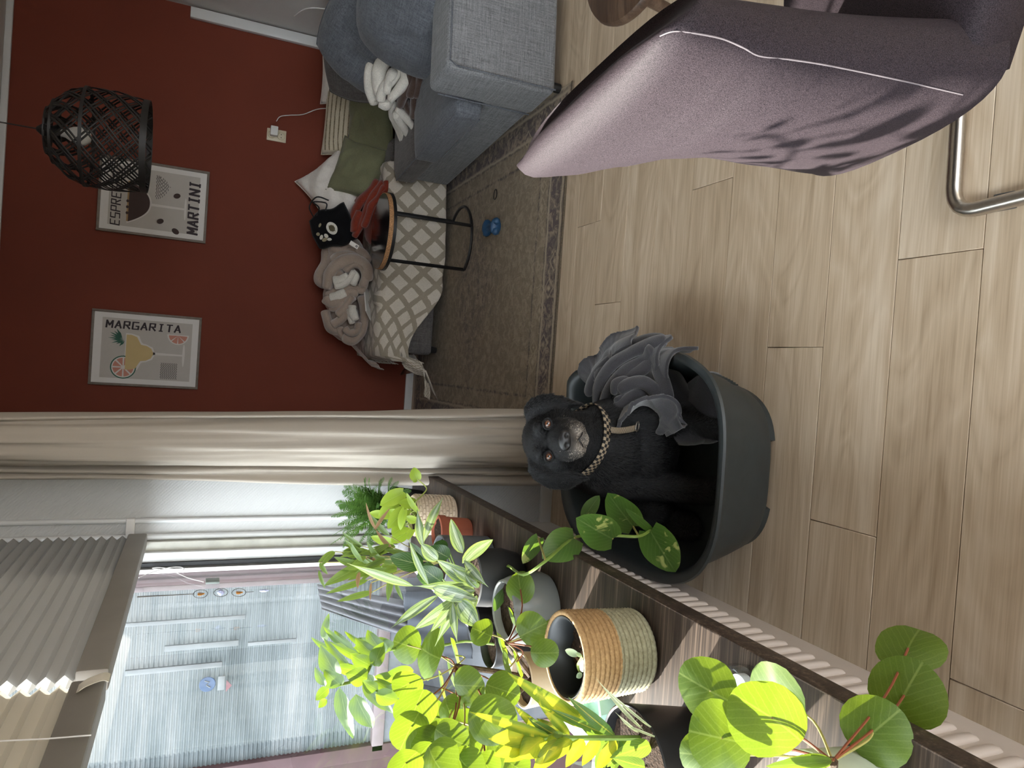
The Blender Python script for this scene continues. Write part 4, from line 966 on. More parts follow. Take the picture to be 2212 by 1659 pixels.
# ================================================================== dog
EM = PY(1180, 950.5, 1.62)                 # between the eyes
fh = V((.09, -1, .27)).normalized(); xh = (V((-1, -.09, -.07)) - fh*V((-1, -.09, -.07)).dot(fh)).normalized(); zh = xh.cross(fh)
HB = Matrix.Identity(4)
for k in range(3): HB[k][0], HB[k][1], HB[k][2] = xh[k], fh[k], zh[k]
HB.translation = EM - (HB.to_3x3() @ V((0, .030, .016)))
dmb = MB()
def ell(c, r, mw=Matrix.Identity(4), seg=20, eul=None):
    g = MB(); rings = []
    for i in range(1, seg//2):
        b_ = -math.pi/2+math.pi*i/(seg//2)
        rings.append([V((r[0]*math.cos(b_)*math.cos(2*math.pi*j/seg), r[1]*math.cos(b_)*math.sin(2*math.pi*j/seg), r[2]*math.sin(b_))) for j in range(seg)])
    g.loft(rings); T = Matrix.Translation(c)
    if eul: T = T @ (Matrix.Rotation(eul[2], 4, 'Z') @ Matrix.Rotation(eul[1], 4, 'Y') @ Matrix.Rotation(eul[0], 4, 'X'))
    g.xf(mw @ T); dmb.add(g.v, g.f)
def cap_(pts, rad, mw=Matrix.Identity(4), fl=1.0):
    g = MB().tube(bez([mw @ V(p) for p in pts], 6), [lerp(rad[min(int(i/6), len(rad)-1)], rad[min(int(i/6)+1, len(rad)-1)], (i % 6)/6) for i in range((len(pts)-1)*6+1)], 18, True, fl)
    dmb.add(g.v, g.f)
# skull, brows, cheeks, muzzle, lips, chin
ell((0, -.048, .004), (.071, .080, .060), HB); ell((0, -.015, .022), (.054, .050, .034), HB)
for s in (-1, 1):
    ell((s*.031, .022, .034), (.021, .020, .014), HB); ell((s*.050, -.020, -.030), (.036, .052, .042), HB)
    ell((s*.033, .038, -.012), (.022, .028, .020), HB)
    ell((s*.025, .086, -.042), (.024, .044, .029), HB); ell((s*.030, .058, -.036), (.027, .038, .032), HB)
ell((0, .055, -.008), (.032, .058, .026), HB); ell((0, .078, -.024), (.042, .060, .032), HB); ell((0, .074, -.066), (.022, .046, .014), HB); ell((0, .112, -.018), (.021, .020, .019), HB)
ell((0, .0, -.045), (.05, .07, .045), HB)
# ears: thick flaps hanging out and down from the sides of the skull
def ear(s, rows_, bulge):
    """rows from the top edge to the tip: inner point, outer point"""
    inn = bez([V((s*a[0], a[1], a[2])) for a, b_ in rows_], 5); out = bez([V((s*b_[0], b_[1], b_[2])) for a, b_ in rows_], 5)
    n = len(inn); m_ = 8
    def sheet(off):
        vs = []
        for i in range(n):
            for j in range(m_+1):
                u = j/m_; k = math.sin(math.pi*u)
                p = inn[i].lerp(out[i], u)+V((0, bulge*k+off*(.35+.65*k), 0))
                vs.append(p)
        return vs
    A_, B_ = sheet(.0075), sheet(-.0075); w = m_+1; fs = []
    for i in range(n-1):
        for j in range(m_):
            q = (i*w+j, i*w+j+1, (i+1)*w+j+1, (i+1)*w+j); fs.append(q); fs.append(tuple(n*w+x for x in q[::-1]))
    bd = [i*w for i in range(n)]+[(n-1)*w+j for j in range(1, w)]+[i*w+m_ for i in range(n-2, -1, -1)]+[j for j in range(m_-1, 0, -1)]
    for q in range(len(bd)): a, b_ = bd[q], bd[(q+1) % len(bd)]; fs.append((a, n*w+a, n*w+b_, b_))
    g = MB().add(A_+B_, fs); g.xf(HB); dmb.add(g.v, g.f)
ear(-1, (((.040, -.050, .054), (.084, -.052, .062)), ((.058, -.035, .030), (.112, -.040, .040)), ((.066, -.020, .000), (.122, -.022, .006)), ((.070, -.004, -.030), (.118, -.006, -.028)), ((.078, .006, -.060), (.104, .004, -.060)), ((.084, .012, -.090), (.090, .012, -.092))), .014)
ear(1, (((.040, -.050, .054), (.086, -.052, .054)), ((.058, -.035, .030), (.118, -.040, .024)), ((.066, -.020, .000), (.134, -.024, -.012)), ((.072, -.006, -.032), (.132, -.012, -.048)), ((.084, .004, -.064), (.118, -.002, -.074)), ((.096, .010, -.094), (.104, .010, -.096))), .014)
# neck and body, sitting
hb0 = HB @ V((0, -.055, -.02))
cap_([tuple(hb0), (-.178, 1.745, .44), (-.188, 1.745, .35), (-.19, 1.74, .25)], (.062, .080, .098, .118))
ell((-.190, 1.715, .285), (.112, .105, .125)); ell((-.190, 1.700, .20), (.115, .10, .11))
for s in (-1, 1): ell((-.190+s*.088, 1.72, .25), (.052, .085, .115)); 
ell((-.225, 1.845, .215), (.125, .150, .150)); ell((-.25, 1.93, .155), (.130, .115, .125))
ell((-.365, 1.80, .115), (.075, .125, .088)); ell((-.10, 1.87, .115), (.070, .115, .085))
cap_([(-.110, 1.69, .26), (-.098, 1.645, .17), (-.100, 1.57, .09), (-.112, 1.50, .055)], (.056, .045, .036, .031)); ell((-.115, 1.465, .050), (.034, .046, .023))
cap_([(-.270, 1.69, .26), (-.282, 1.65, .17), (-.285, 1.58, .09), (-.280, 1.52, .055)], (.056, .046, .037, .032)); ell((-.278, 1.49, .050), (.035, .047, .024))
ell((-.40, 1.66, .060), (.040, .070, .030))
cap_([(-.27, 2.0, .10), (-.36, 1.99, .06), (-.42, 1.90, .05)], (.035, .026, .014))
me = bpy.data.meshes.new('dog_union'); me.from_pydata(dmb.v, [], dmb.f)
tmp = bpy.data.objects.new('tmp', me); COL.objects.link(tmp)
r_ = tmp.modifiers.new('r', 'REMESH'); r_.mode = 'VOXEL'; r_.voxel_size = .0050
s_ = tmp.modifiers.new('s', 'SMOOTH'); s_.factor = .6; s_.iterations = 9
dg = bpy.context.evaluated_depsgraph_get(); dm = bpy.data.meshes.new_from_object(tmp.evaluated_get(dg)); bpy.data.objects.remove(tmp)
dm.name = 'dog'; dm.shade_smooth()
inv = HB.inverted()
def greyness(co):
    p = inv @ co
    g = math.exp(-(((abs(p.x)-.016)/.022)**2+((p.y-.112)/.032)**2+((p.z+.046)/.018)**2))*1.1
    g += math.exp(-((p.x/.024)**2+((p.y-.100)/.035)**2+((p.z+.074)/.009)**2))*1.2
    g += .30*math.exp(-(((abs(p.x)-.030)/.014)**2+((p.y-.07)/.03)**2+((p.z+.035)/.016)**2))
    return min(1, g)
at = dm.attributes.new('grey', 'FLOAT', 'POINT')
for i, v in enumerate(dm.vertices): at.data[i].value = greyness(v.co)
m, nt, b = newmat('black fur'); b.inputs['Roughness'].default_value = .55; b.inputs['Specular IOR Level'].default_value = .22
b.inputs['Sheen Weight'].default_value = .06; b.inputs['Sheen Roughness'].default_value = .4
an = N(nt, 'ShaderNodeAttribute', attribute_name='grey')
L(nt, mixc(nt, an.outputs['Fac'], (.0055, .0055, .006), (.20, .175, .15)), b.inputs['Base Color'])
bump(nt, b, noisef(nt, coord(nt, (1, 1, .25)), 260, 3, .7), .5, .003)
M['fur'] = m; dm.materials.clear()
dog = link('dog', dm, m)
tag(dog, 'black dog sitting in the basket and looking up at the viewer', 'dog')
# short coat
hm, nt, b = newmat('coat hair'); b.inputs['Base Color'].default_value = (.010, .010, .011, 1); b.inputs['Roughness'].default_value = .42; b.inputs['Specular IOR Level'].default_value = .5
gm, nt, b = newmat('grey hair'); b.inputs['Base Color'].default_value = (.55, .48, .40, 1); b.inputs['Roughness'].default_value = .5
def hair(name, mat, keep, count, ln, rad, seed):
    rnd = random.Random(seed); dm.calc_loop_triangles(); tri = dm.loop_triangles; areas = []; acc = 0
    for t_ in tri: acc += t_.area; areas.append(acc)
    import bisect
    P_ = []
    tries = 0
    while len(P_) < count and tries < count*40:
        tries += 1
        t_ = tri[min(bisect.bisect(areas, rnd.random()*acc), len(tri)-1)]
        a, b_ = rnd.random(), rnd.random()
        if a+b_ > 1: a, b_ = 1-a, 1-b_
        v0, v1, v2 = (dm.vertices[i] for i in t_.vertices)
        co = v0.co+(v1.co-v0.co)*a+(v2.co-v0.co)*b_; nr = v0.normal
        k = keep(co, nr)
        if rnd.random() > k: continue
        p = inv @ co; hd = p.length < .17
        fl_ = (-fh-zh*.3) if hd else V((.0, .25, -1))
        if hd and abs(p.x) > .085: fl_ = -zh
        tn = fl_-nr*fl_.dot(nr)
        tn = tn.normalized() if tn.length > 1e-4 else V((0, 0, -1))
        l = ln*(.6+.8*rnd.random())*(.55 if hd else 1)
        if hd and p.y > .06: l *= .5
        jit = V((rnd.uniform(-1, 1), rnd.uniform(-1, 1), rnd.uniform(-1, 1)))*.22
        d = (tn+nr*.30+jit).normalized(); d2 = (tn+nr*.05+jit).normalized()
        P_.append((co-nr*.001, co+d*l*.5, co+d*l*.5+d2*l*.5))
    hc = bpy.data.hair_curves.new(name); hc.add_curves([3]*len(P_))
    flat = [c for q in P_ for v in q for c in v]
    hc.position_data.foreach_set('vector', flat)
    ra = hc.attributes.get('radius') or hc.attributes.new('radius', 'FLOAT', 'POINT')
    ra.data.foreach_set('value', [rad, rad*.8, rad*.15]*len(P_))
    o = bpy.data.objects.new(name, hc); COL.objects.link(o); hc.materials.append(mat); o.parent = dog; o['kind'] = 'stuff'
    return o
eyes = [HB @ V((s*.0415, .038, .012)) for s in (-1, 1)]
def kp(co, nr):
    if min((co-e).length for e in eyes) < .017: return 0
    p = inv @ co
    if p.y > .112 and abs(p.x) < .024 and -.034 < p.z < .012: return 0
    return 1 if (CAM-co).dot(nr) > -.3 else .0
hair('coat', hm, lambda c, n: kp(c, n)*(1-greyness(c)*.7), 60000, .014, .00034, 1)
hair('grey_whiskers', gm, lambda c, n: kp(c, n)*greyness(c)*.9, 5200, .011, .00034, 2)
# eyes
m, nt, b = newmat('dog eye'); b.inputs['Roughness'].default_value = .06; b.inputs['Coat Weight'].default_value = 1
tc_ = N(nt, 'ShaderNodeTexCoord').outputs['Object']; sp = N(nt, 'ShaderNodeSeparateXYZ'); L(nt, tc_, sp.inputs[0])
rr = math_(nt, 'SQRT', math_(nt, 'ADD', math_(nt, 'POWER', sp.outputs[0], 2), math_(nt, 'POWER', sp.outputs[2], 2)))
L(nt, ramp(nt, math_(nt, 'MULTIPLY', rr, 100), ((.0, (.002, .002, .002)), (.30, (.003, .002, .002)), (.36, (.16, .055, .022)), (.66, (.10, .035, .016)), (.76, (.02, .01, .008)), (.85, (.10, .07, .06)))), b.inputs['Base Color'])
for e, s in zip(eyes, (-1, 1)):
    look = (CAM-e).normalized(); xq = look.cross(zh).normalized(); zq = xq.cross(look)
    T = Matrix.Identity(4)
    for k in range(3): T[k][0], T[k][1], T[k][2] = -xq[k], look[k], zq[k]
    T.translation = e
    g = MB(); g.lathe([(.0132*math.cos(a), .0132*math.sin(a)) for a in [(-.49+.98*i/16)*math.pi for i in range(17)]], 24)
    o = g.build('eye', M.setdefault('eye', m), None, T); o.parent = dog
    lid = MB()
    for up in (1, -1):
        lid.tube([T @ V((.0142*math.cos(a), .0080+.0040*math.sin(a)**2, up*.0108*math.sin(a)+.0005)) for a in [math.pi*i/14 for i in range(15)]], .0028, 7)
    o = lid.build('eyelids', M['fur'], None); o.parent = dog
# nose pad with nostrils
nm_ = simple('nose leather', (.008, .008, .009), .32, var=.3, vs=300, bs=900, bst=.3, spec=.6)
NS = HB @ Matrix.Translation((0, .127, -.010))
def nosef(u, v):
    a, b_ = u*2*math.pi, (v-.5)*math.pi*.998
    x, y, z = math.cos(a)*math.cos(b_), math.sin(b_), math.sin(a)*math.cos(b_)
    w = .0255*(1+.18*z); 
    d = math.exp(-(((abs(x)*w-.0115)/.0048)**2+((z+.12)/.30)**2))*.006 if y > 0 else 0
    return V((x*w, y*.0125-d, z*.0170-.002*x*x))
o = MB().grid(nosef, 48, 24, uv=False).build('nose', nm_, None, NS, smooth=180); o.parent = dog
ns = MB()
for s in (-1, 1):
    ns.lathe([(.0001, .0022), (.0030, .0012), (.0036, 0), (.0030, -.0012), (.0001, -.0022)], 12, (s*.0116, .0, 0))
o = MB().add([NS @ (V((x, .0072, z*.9-.002)) if True else 0) for x, y, z in [(q[0], q[1], q[2]) for q in ns.v]], ns.f).build('nostrils', M['black'], None); o.parent = dog
o = MB().tube([HB @ V(p) for p in bez([(-.038, .072, -.056), (-.028, .105, -.060), (-.012, .125, -.053), (0, .130, -.044), (.012, .125, -.053), (.028, .105, -.060), (.038, .072, -.056)], 5)], .0018, 6).build('mouth_line', M['black'], None); o.parent = dog
# collar: black and tan woven band, loop and steel ring
m, nt, b = newmat('woven collar'); b.inputs['Roughness'].default_value = .8
uv = N(nt, 'ShaderNodeTexCoord').outputs['UV']; ck = N(nt, 'ShaderNodeTexChecker'); mp = N(nt, 'ShaderNodeMapping'); mp.inputs['Scale'].default_value = (62, 3, 1); L(nt, uv, mp.inputs[0]); L(nt, mp.outputs[0], ck.inputs[0]); ck.inputs['Scale'].default_value = 1
ck.inputs[1].default_value = (.36, .28, .19, 1); ck.inputs[2].default_value = (.012, .011, .011, 1); L(nt, ck.outputs[0], b.inputs['Base Color'])
cF, cL, cR = PY(1324, 950, 1.605), PY(1252, 1030, 1.70), PY(1292, 893, 1.70)
cn = (cL-cF).cross(cR-cF).normalized(); cn = cn if cn.z > 0 else -cn
NC0 = (cL+cR)/2+V((0, .012, 0)); NC0 -= cn*(NC0-cF).dot(cn)
cxv = (cR-cL)-cn*(cR-cL).dot(cn); cxv.normalize(); cyv = cn.cross(cxv); tilt = Matrix.Identity(4)
for k in range(3): tilt[k][0], tilt[k][1], tilt[k][2] = cxv[k], cyv[k], cn[k]
tilt.translation = NC0
# fit the band onto the neck by casting toward its axis
from mathutils.bvhtree import BVHTree
bvh = BVHTree.FromPolygons([v.co for v in dm.vertices], [p.vertices for p in dm.polygons])
def necks(a, h):
    o_ = tilt @ V((.3*math.cos(a), .3*math.sin(a), h)); c_ = tilt @ V((0, 0, h))
    hit = bvh.ray_cast(o_, (c_-o_).normalized())[0]
    r = (hit-c_).length if hit else .09
    return max(.06, min(.125, r))
NR = [necks(2*math.pi*i/72, 0) for i in range(72)]
NR = [sum(NR[(i+k) % 72] for k in range(-5, 6))/11+.0065 for i in range(72)]
def col_(u, v):
    i = int(round(u*72)) % 72; a = 2*math.pi*i/72
    return tilt @ V((NR[i]*math.cos(a), NR[i]*math.sin(a), (v-.5)*.024))
col = MB().grid(col_, 72, 3).build('collar', m, None, smooth=180, solid=.003); col.parent = dog
cp = [PY(1318, 928, 1.60), PY(1335, 930, 1.598), PY(1355, 928, 1.60), PY(1372, 924, 1.602)]
lc = bez(cp, 5)
lp = MB().grid(lambda u, v: lc[int(round(u*(len(lc)-1)))]+V(((0), -.004, 0))+_r*(v-.5)*.016, len(lc)-1, 2).build('collar_loop', m, None, smooth=180, solid=.005); lp.parent = dog
rc = PY(1377, 921, 1.598)
T = Matrix.Translation(rc) @ Matrix.Rotation(R_(-55), 4, 'X') @ Matrix.Rotation(R_(20), 4, 'Z')
o = MB().tube([T @ V((.0145*math.cos(a), .0105*math.sin(a), 0)) for a in [2*math.pi*i/28 for i in range(29)]], .0016, 8, cap=False).build('collar_ring', M['steel'], None); o.parent = dog

# ================================================================== chair with a stretch cover, and the table
m, nt, b = newmat('mauve stretch cover'); b.inputs['Roughness'].default_value = .62; b.inputs['Specular IOR Level'].default_value = .12
f = noisef(nt, coord(nt), 900, 2, .7)
L(nt, ramp(nt, f, ((.35, (.008, .006, .0076)), (.65, (.046, .035, .041)))), b.inputs['Base Color']); bump(nt, b, f, .25, .0008)
M['cover'] = m
chair = empty('dining_chair', (.58, .80, 0), 'dining chair in a mauve stretch cover with a bent steel tube base', 'chair')
FT, NT_, FB_, NB = V((.335, 1.075, .905)), V((.372, .640, .928)), V((.385, .972, .395)), V((.440, .612, .402))
def crow(t, seg=40):
    """horizontal outline of the covered backrest at height fraction t"""
    n_, f_ = NB.lerp(NT_, t), FB_.lerp(FT, t)
    bow = math.sin(math.pi*t)
    fy = ((0, .965), (.05, .955), (.33, .932), (.56, .915), (.66, .945), (.74, 1.03), (.82, 1.115), (.90, 1.150), (.97, 1.135), (1.0, 1.09))
    for (ta, ya), (tb_, yb) in zip(fy, fy[1:]):
        if ta <= t <= tb_+1e-6: f_ = V((f_.x, lerp(ya, yb, sm((t-ta)/(tb_-ta))), f_.z)); break
    n_ = n_+V((.0, .02*bow, 0))
    c = (n_+f_)/2; ax_ = (f_-n_); w = ax_.length/2; ax_.normalize(); th_ = V((ax_.y, -ax_.x, 0)).normalized()
    hw = .055 + .02*(1-t)
    out = []
    top = max(0, (t-.90)/.10)
    for j in range(seg):
        a = 2*math.pi*j/seg; x, y = sup(a, w*(1-.06*top*top), hw*(1-.45*top*top), 2.7)
        p = c+ax_*x+th_*(y+hw*.55)
        p.z = lerp(n_.z, f_.z, (x/w+1)/2) - .012*top*top*abs(x/w)**3 - .055*top*max(0, y/hw+.3)
        p += th_*(-.012*math.cos(math.pi*x/w/2)*bow)      # slight hollow
        out.append(p)
    return out
rows = [crow(i/40) for i in range(41)]
rows.append([rows[-1][j].lerp(sum(rows[-1], V())/40, .35)+V((0, 0, .012)) for j in range(40)])
rows.append([rows[-2][j].lerp(sum(rows[-2], V())/40, .75)+V((0, 0, .015)) for j in range(40)])
back = MB().loft(rows).build('back_cover', M['cover'], chair, smooth=70)
sq = [(.455, .628), (.90, .505), (.92, 1.0), (.445, .962)]
def sring(z, g):
    cx, cy = .68, .78; out = []
    for k in range(4):
        a, b_ = sq[k], sq[(k+1) % 4]
        for q in range(8): x, y = lerp(a[0], b_[0], q/8), lerp(a[1], b_[1], q/8); out.append(V((cx+(x-cx)*g, cy+(y-cy)*g, z)))
    return out
MB().loft([sring(z, g) for z, g in ((.380, .97), (.384, 1.0), (.44, 1.0), (.462, .98), (.472, .93), (.478, .6))]).build('seat_cover', M['cover'], chair, smooth=60)
# overlocked seam near the viewer's edge of the back
sp_ = [rows[i][(20+4) % 40] for i in range(2, 41)]
th_ = V((-1, -.25, 0)).normalized()
smp = []
for x_, y_ in ((1425, 78), (1455, 68), (1500, 72), (1560, 84), (1605, 103), (1640, 121), (1700, 128), (1780, 140), (1880, 160), (1990, 184), (2080, 205)):
    smp.append(ray(x_, y_))
cbv = BVHTree.FromPolygons([v.co for v in back.data.vertices], [p.vertices for p in back.data.polygons])
hits = []
for d in smp:
    h = cbv.ray_cast(CAM, d.normalized())
    if h[0]: hits.append(h[0]+h[1]*.0005)
seam_mat = simple('pale seam thread', (.16, .14, .15), .7)
if len(hits) > 3: MB().tube(bez(hits, 6), .0011, 6).build('seam', seam_mat, chair)
# tube base
tz_ = .0145
ba = [PZ(2060, 436, tz_), PZ(2045, 240, tz_)]
def bend(pts, r, n=8):
    out = [V(pts[0])]
    for i in range(1, len(pts)-1):
        a, b_, c = V(pts[i-1]), V(pts[i]), V(pts[i+1]); d0, d1 = (a-b_).normalized(), (c-b_).normalized()
        p0, p1 = b_+d0*r, b_+d1*r
        for k in range(n+1): t_ = k/n; out.append(p0.lerp(b_, t_).lerp(b_.lerp(p1, t_), t_))
    out.append(V(pts[-1])); return out
cx_ = .372
MB().tube(bend([(.80, .97, .43), (.86, .965, .40), (.86, .965, tz_), (cx_, .955, tz_), (cx_+.03, .52, tz_), (.90, .53, tz_), (.90, .53, .40), (.80, .55, .43)], .055), .0145, 16).build('tube_base', M['steel'], chair)
for y_ in (.86, .60):
    MB().box((cx_-.006, y_-.02, .0), (cx_+.026, y_+.02, .012)).build('glide', simple('grey glide', (.12, .12, .12), .6), chair, bevel=.003)
M['walnut'] = woodmat('walnut table', ((.035, .020, .012), (.070, .040, .025), (.12, .075, .048)), 0, 30, .38)
stool = empty('wooden_stool', (1.13, 1.53, 0), 'round dark brown wooden stool standing between the sofa arm and the chair', 'stool')
MB().lathe([(.001, .418), (.225, .418), (.236, .424), (.238, .436), (.232, .448), (.20, .452), (.001, .450)], 56, (1.13, 1.53, 0)).build('seat', M['walnut'], stool, smooth=50)
for k in range(4):
    a = math.pi/4+k*math.pi/2
    MB().tube([(1.13+.20*math.cos(a), 1.53+.20*math.sin(a), 0), (1.13+.14*math.cos(a), 1.53+.14*math.sin(a), .42)], [.014, .018], 12).build('leg', M['walnut'], stool)

# ================================================================== plants and pots on the sill
# ---- leaf blades: base at the origin, pointing along +Y, face up +Z, UV u across / v along
def wshape(kind, v):
    if kind == 'lance': return math.sin(math.pi*min(1, v**.75))**.75 if v < 1 else 0
    if kind == 'strap': return (sm(v/.12)*.35+.65*sm(v/.35))*(1-sm((v-.45)/.55)**1.2)
    if kind == 'heart': return (math.sin(math.pi*min(1, (v*.95+.05)**.72)))**.62 if v < 1 else 0
    if kind == 'oval': return math.sin(math.pi*v**.9)**.7 if 0 < v < 1 else 0
    return 1
def blade(name, kind, length, width, droop=.15, fold=.15, wave=0, twist=0, seed=0, nl=10, nw=4):
    mb = MB()
    def fn(u, v):
        a = 2*u-1
        w = max(wshape(kind, v), .015)*width/2
        y, z = v*length, 0
        if droop: ang = droop*v*1.0; y = length*(math.sin(droop*v)/droop if abs(droop) > 1e-3 else v); z = -length*(1-math.cos(droop*v))/droop if abs(droop) > 1e-3 else 0
        if kind == 'heart' and v < .25: y -= length*.12*abs(a)*(1-v/.25)
        x = a*w
        z += abs(a)*w*fold+wave*width*math.sin(v*9+seed+a*1.5)*abs(a)
        c, s = math.cos(twist*v), math.sin(twist*v)
        return V((x*c-z*s*.0, y, z+x*s))
    return MB().grid(fn, nw, nl).mesh(name, smooth=180)
def disc_leaf(name, cup=.12, seed=0, fold=0):
    """round shield leaf of radius 1, stalk joining near the middle"""
    mb = MB(); nr, na = 5, 22; vs = [V((0, 0, 0))]; us = [(.5, .5)]; fs = []
    for i in range(1, nr+1):
        for j in range(na):
            a = 2*math.pi*j/na; r = i/nr
            rr = r*(1+.05*math.sin(a*2+seed)+.03*math.sin(a*3+seed*2))
            x, y = rr*math.cos(a), rr*math.sin(a)*.97
            z = -cup*r*r*1.0+.05*math.sin(a*3+seed)*r*r-fold*abs(x)**1.4+.02*r*math.sin(a*7)
            vs.append(V((x, y+.12*r, z))); us.append((.5+x*.5, .5+y*.5))
    for j in range(na): fs.append((0, 1+j, 1+(j+1) % na))
    for i in range(nr-1):
        for j in range(na): k = (j+1) % na; fs.append((1+i*na+j, 1+(i+1)*na+j, 1+(i+1)*na+k, 1+i*na+k))
    return MB().add(vs, fs, us).mesh(name, smooth=180)
def frame(base, tip, nrm):
    y = (tip-base).normalized(); n = V(nrm); n = (n-y*n.dot(y))
    if n.length < 1e-3: n = V((0, 0, 1))-y*y.z
    z = n.normalized(); x = y.cross(z); T = Matrix.Identity(4)
    for k in range(3): T[k][0], T[k][1], T[k][2] = x[k], y[k], z[k]
    T.translation = base; return T
def to_cam(p, up=.5, side=0): return ((CAM-p).normalized()+V((side, 0, up))).normalized()
PXM = lambda p: F_PX/((p-CAM).dot(_fw))           # photo pixels per metre at a point
def put_leaf(plant, base, tip, wpx, mat, kind='lance', nrm=None, droop=.3, fold=.2, wave=0, seed=None, name='leaf', up=.6):
    base, tip = V(base), V(tip); ln = (tip-base).length; c = (base+tip)/2
    w = 1.3*wpx/PXM(c)
    seed = random.random()*9 if seed is None else seed
    me = blade(name, kind, ln*(1+.06*abs(droop)), w, droop, fold, wave, random.uniform(-.12, .12), seed)
    n = nrm or to_cam(c, up)
    T = frame(base, tip, n)
    T = T @ Matrix.Rotation(droop*.5, 4, 'X')       # chord keeps pointing at the tip
    return link(name, me, mat, plant, T)
def stalk(plant, pts, r, mat, name='stalk', n=5): return MB().tube(bez(pts, n), r, 6).build(name, mat, plant)

G = {}
G['pilea'] = leafmat('pilea leaf', ((.2, (.060, .115, .014)), (.5, (.095, .165, .020)), (.8, (.14, .22, .030))), (.26, .34, .09), .35, .40, (.22, .30, .012), veinw=.02)
G['vine'] = leafmat('pothos leaf', ((.2, (.028, .075, .012)), (.5, (.045, .11, .016)), (.8, (.065, .14, .022))), (.16, .24, .07), .30, .30, (.20, .34, .03), blot=(26, .61, (.36, .40, .12)))
G['lime'] = leafmat('lime pothos leaf', ((.2, (.26, .40, .035)), (.6, (.36, .50, .05)), (.9, (.44, .56, .08))), (.45, .55, .15), .35, .4, (.34, .44, .04))
G['drac'] = leafmat('striped dracaena leaf', ((.06, (.48, .54, .46)), (.14, (.05, .10, .04)), (.22, (.46, .54, .46)), (.30, (.04, .09, .035)), (.44, (.05, .12, .04)), (.52, (.40, .47, .30)), (.58, (.05, .12, .03)), (.66, (.40, .50, .08)), (.9, (.34, .46, .06))), (.40, .46, .36), .3, .22, (.30, .40, .10), striped=True)
G['palm'] = leafmat('palm leaflet', ((.2, (.10, .17, .04)), (.6, (.16, .25, .05)), (.9, (.22, .30, .07))), (.30, .36, .14), .4, .4, (.25, .33, .03), striped=True)
G['dry'] = leafmat('dry leaflet', ((.2, (.20, .11, .05)), (.6, (.30, .17, .08)), (.9, (.36, .24, .12))), (.3, .2, .1), .7, .35, (.40, .25, .10))
G['croton'] = leafmat('croton leaf', ((.15, (.46, .42, .03)), (.40, (.34, .40, .03)), (.55, (.12, .22, .02)), (.85, (.10, .20, .02))), (.55, .48, .05), .28, .42, (.36, .34, .012), blot=(40, .60, (.50, .46, .04)))
G['croton_dark'] = leafmat('dark croton leaf', ((.2, (.03, .085, .025)), (.6, (.04, .11, .03)), (.9, (.05, .13, .035))), (.55, .45, .06), .22, .35, (.25, .36, .03), veinw=.06, blot=(34, .70, (.50, .44, .05)))
G['tree'] = leafmat('glossy tree leaf', ((.2, (.05, .11, .02)), (.6, (.085, .17, .03)), (.9, (.12, .22, .04))), (.22, .32, .08), .42, .42, (.26, .36, .015))
G['fern'] = leafmat('fern frond', ((.2, (.06, .15, .03)), (.6, (.10, .22, .05)), (.9, (.15, .27, .07))), (.12, .2, .06), .5, .45, (.20, .36, .06))
G['broad'] = leafmat('dark broad leaf', ((.2, (.015, .05, .012)), (.6, (.025, .07, .015)), (.9, (.03, .08, .02))), (.3, .36, .15), .25, .25, (.12, .25, .03), blot=(14, .70, (.52, .52, .30)))
ST = {'green': simple('green stalk', (.16, .24, .04), .5), 'red': simple('reddish stalk', (.22, .06, .025), .5), 'lime': simple('lime stalk', (.36, .42, .10), .5), 'bark': simple('scaly stem', (.075, .045, .022), .9, bs=400, bst=.8, var=.5, vs=90), 'pink': simple('pale petiole', (.34, .30, .09), .5)}

# ---- pots
def pot(name, c, prof, mat, label, group=None, seg=40, soil=None, cat='pot', **k):
    o = MB().lathe(prof, seg, (c[0], c[1], SZ), **k).build(name, mat, smooth=38); tag(o, label, cat, group)
    if soil:
        r, z = soil; s_ = MB(); rings = []
        for i in range(6):
            q = r*(1-i/5.02); rings.append([V((c[0]+q*math.cos(2*math.pi*j/28), c[1]+q*math.sin(2*math.pi*j/28), SZ+z+.004+.003*noise.noise(V((q*60, j*.9, 2))))) for j in range(28)])
        s_.loft(rings, cap=False).build('soil', M['soil'], o, smooth=80)
    return o
def cyl(r0, r1, h, t=.005, d=.02): return [(.001, 0), (r0-.004, 0), (r0, .004), (r1, h), (r1-t*.5, h+.002), (r1-t, h), (r1-t-.002, h-d), (.001, h-d)]
GP = 'pots in a row on the window sill'

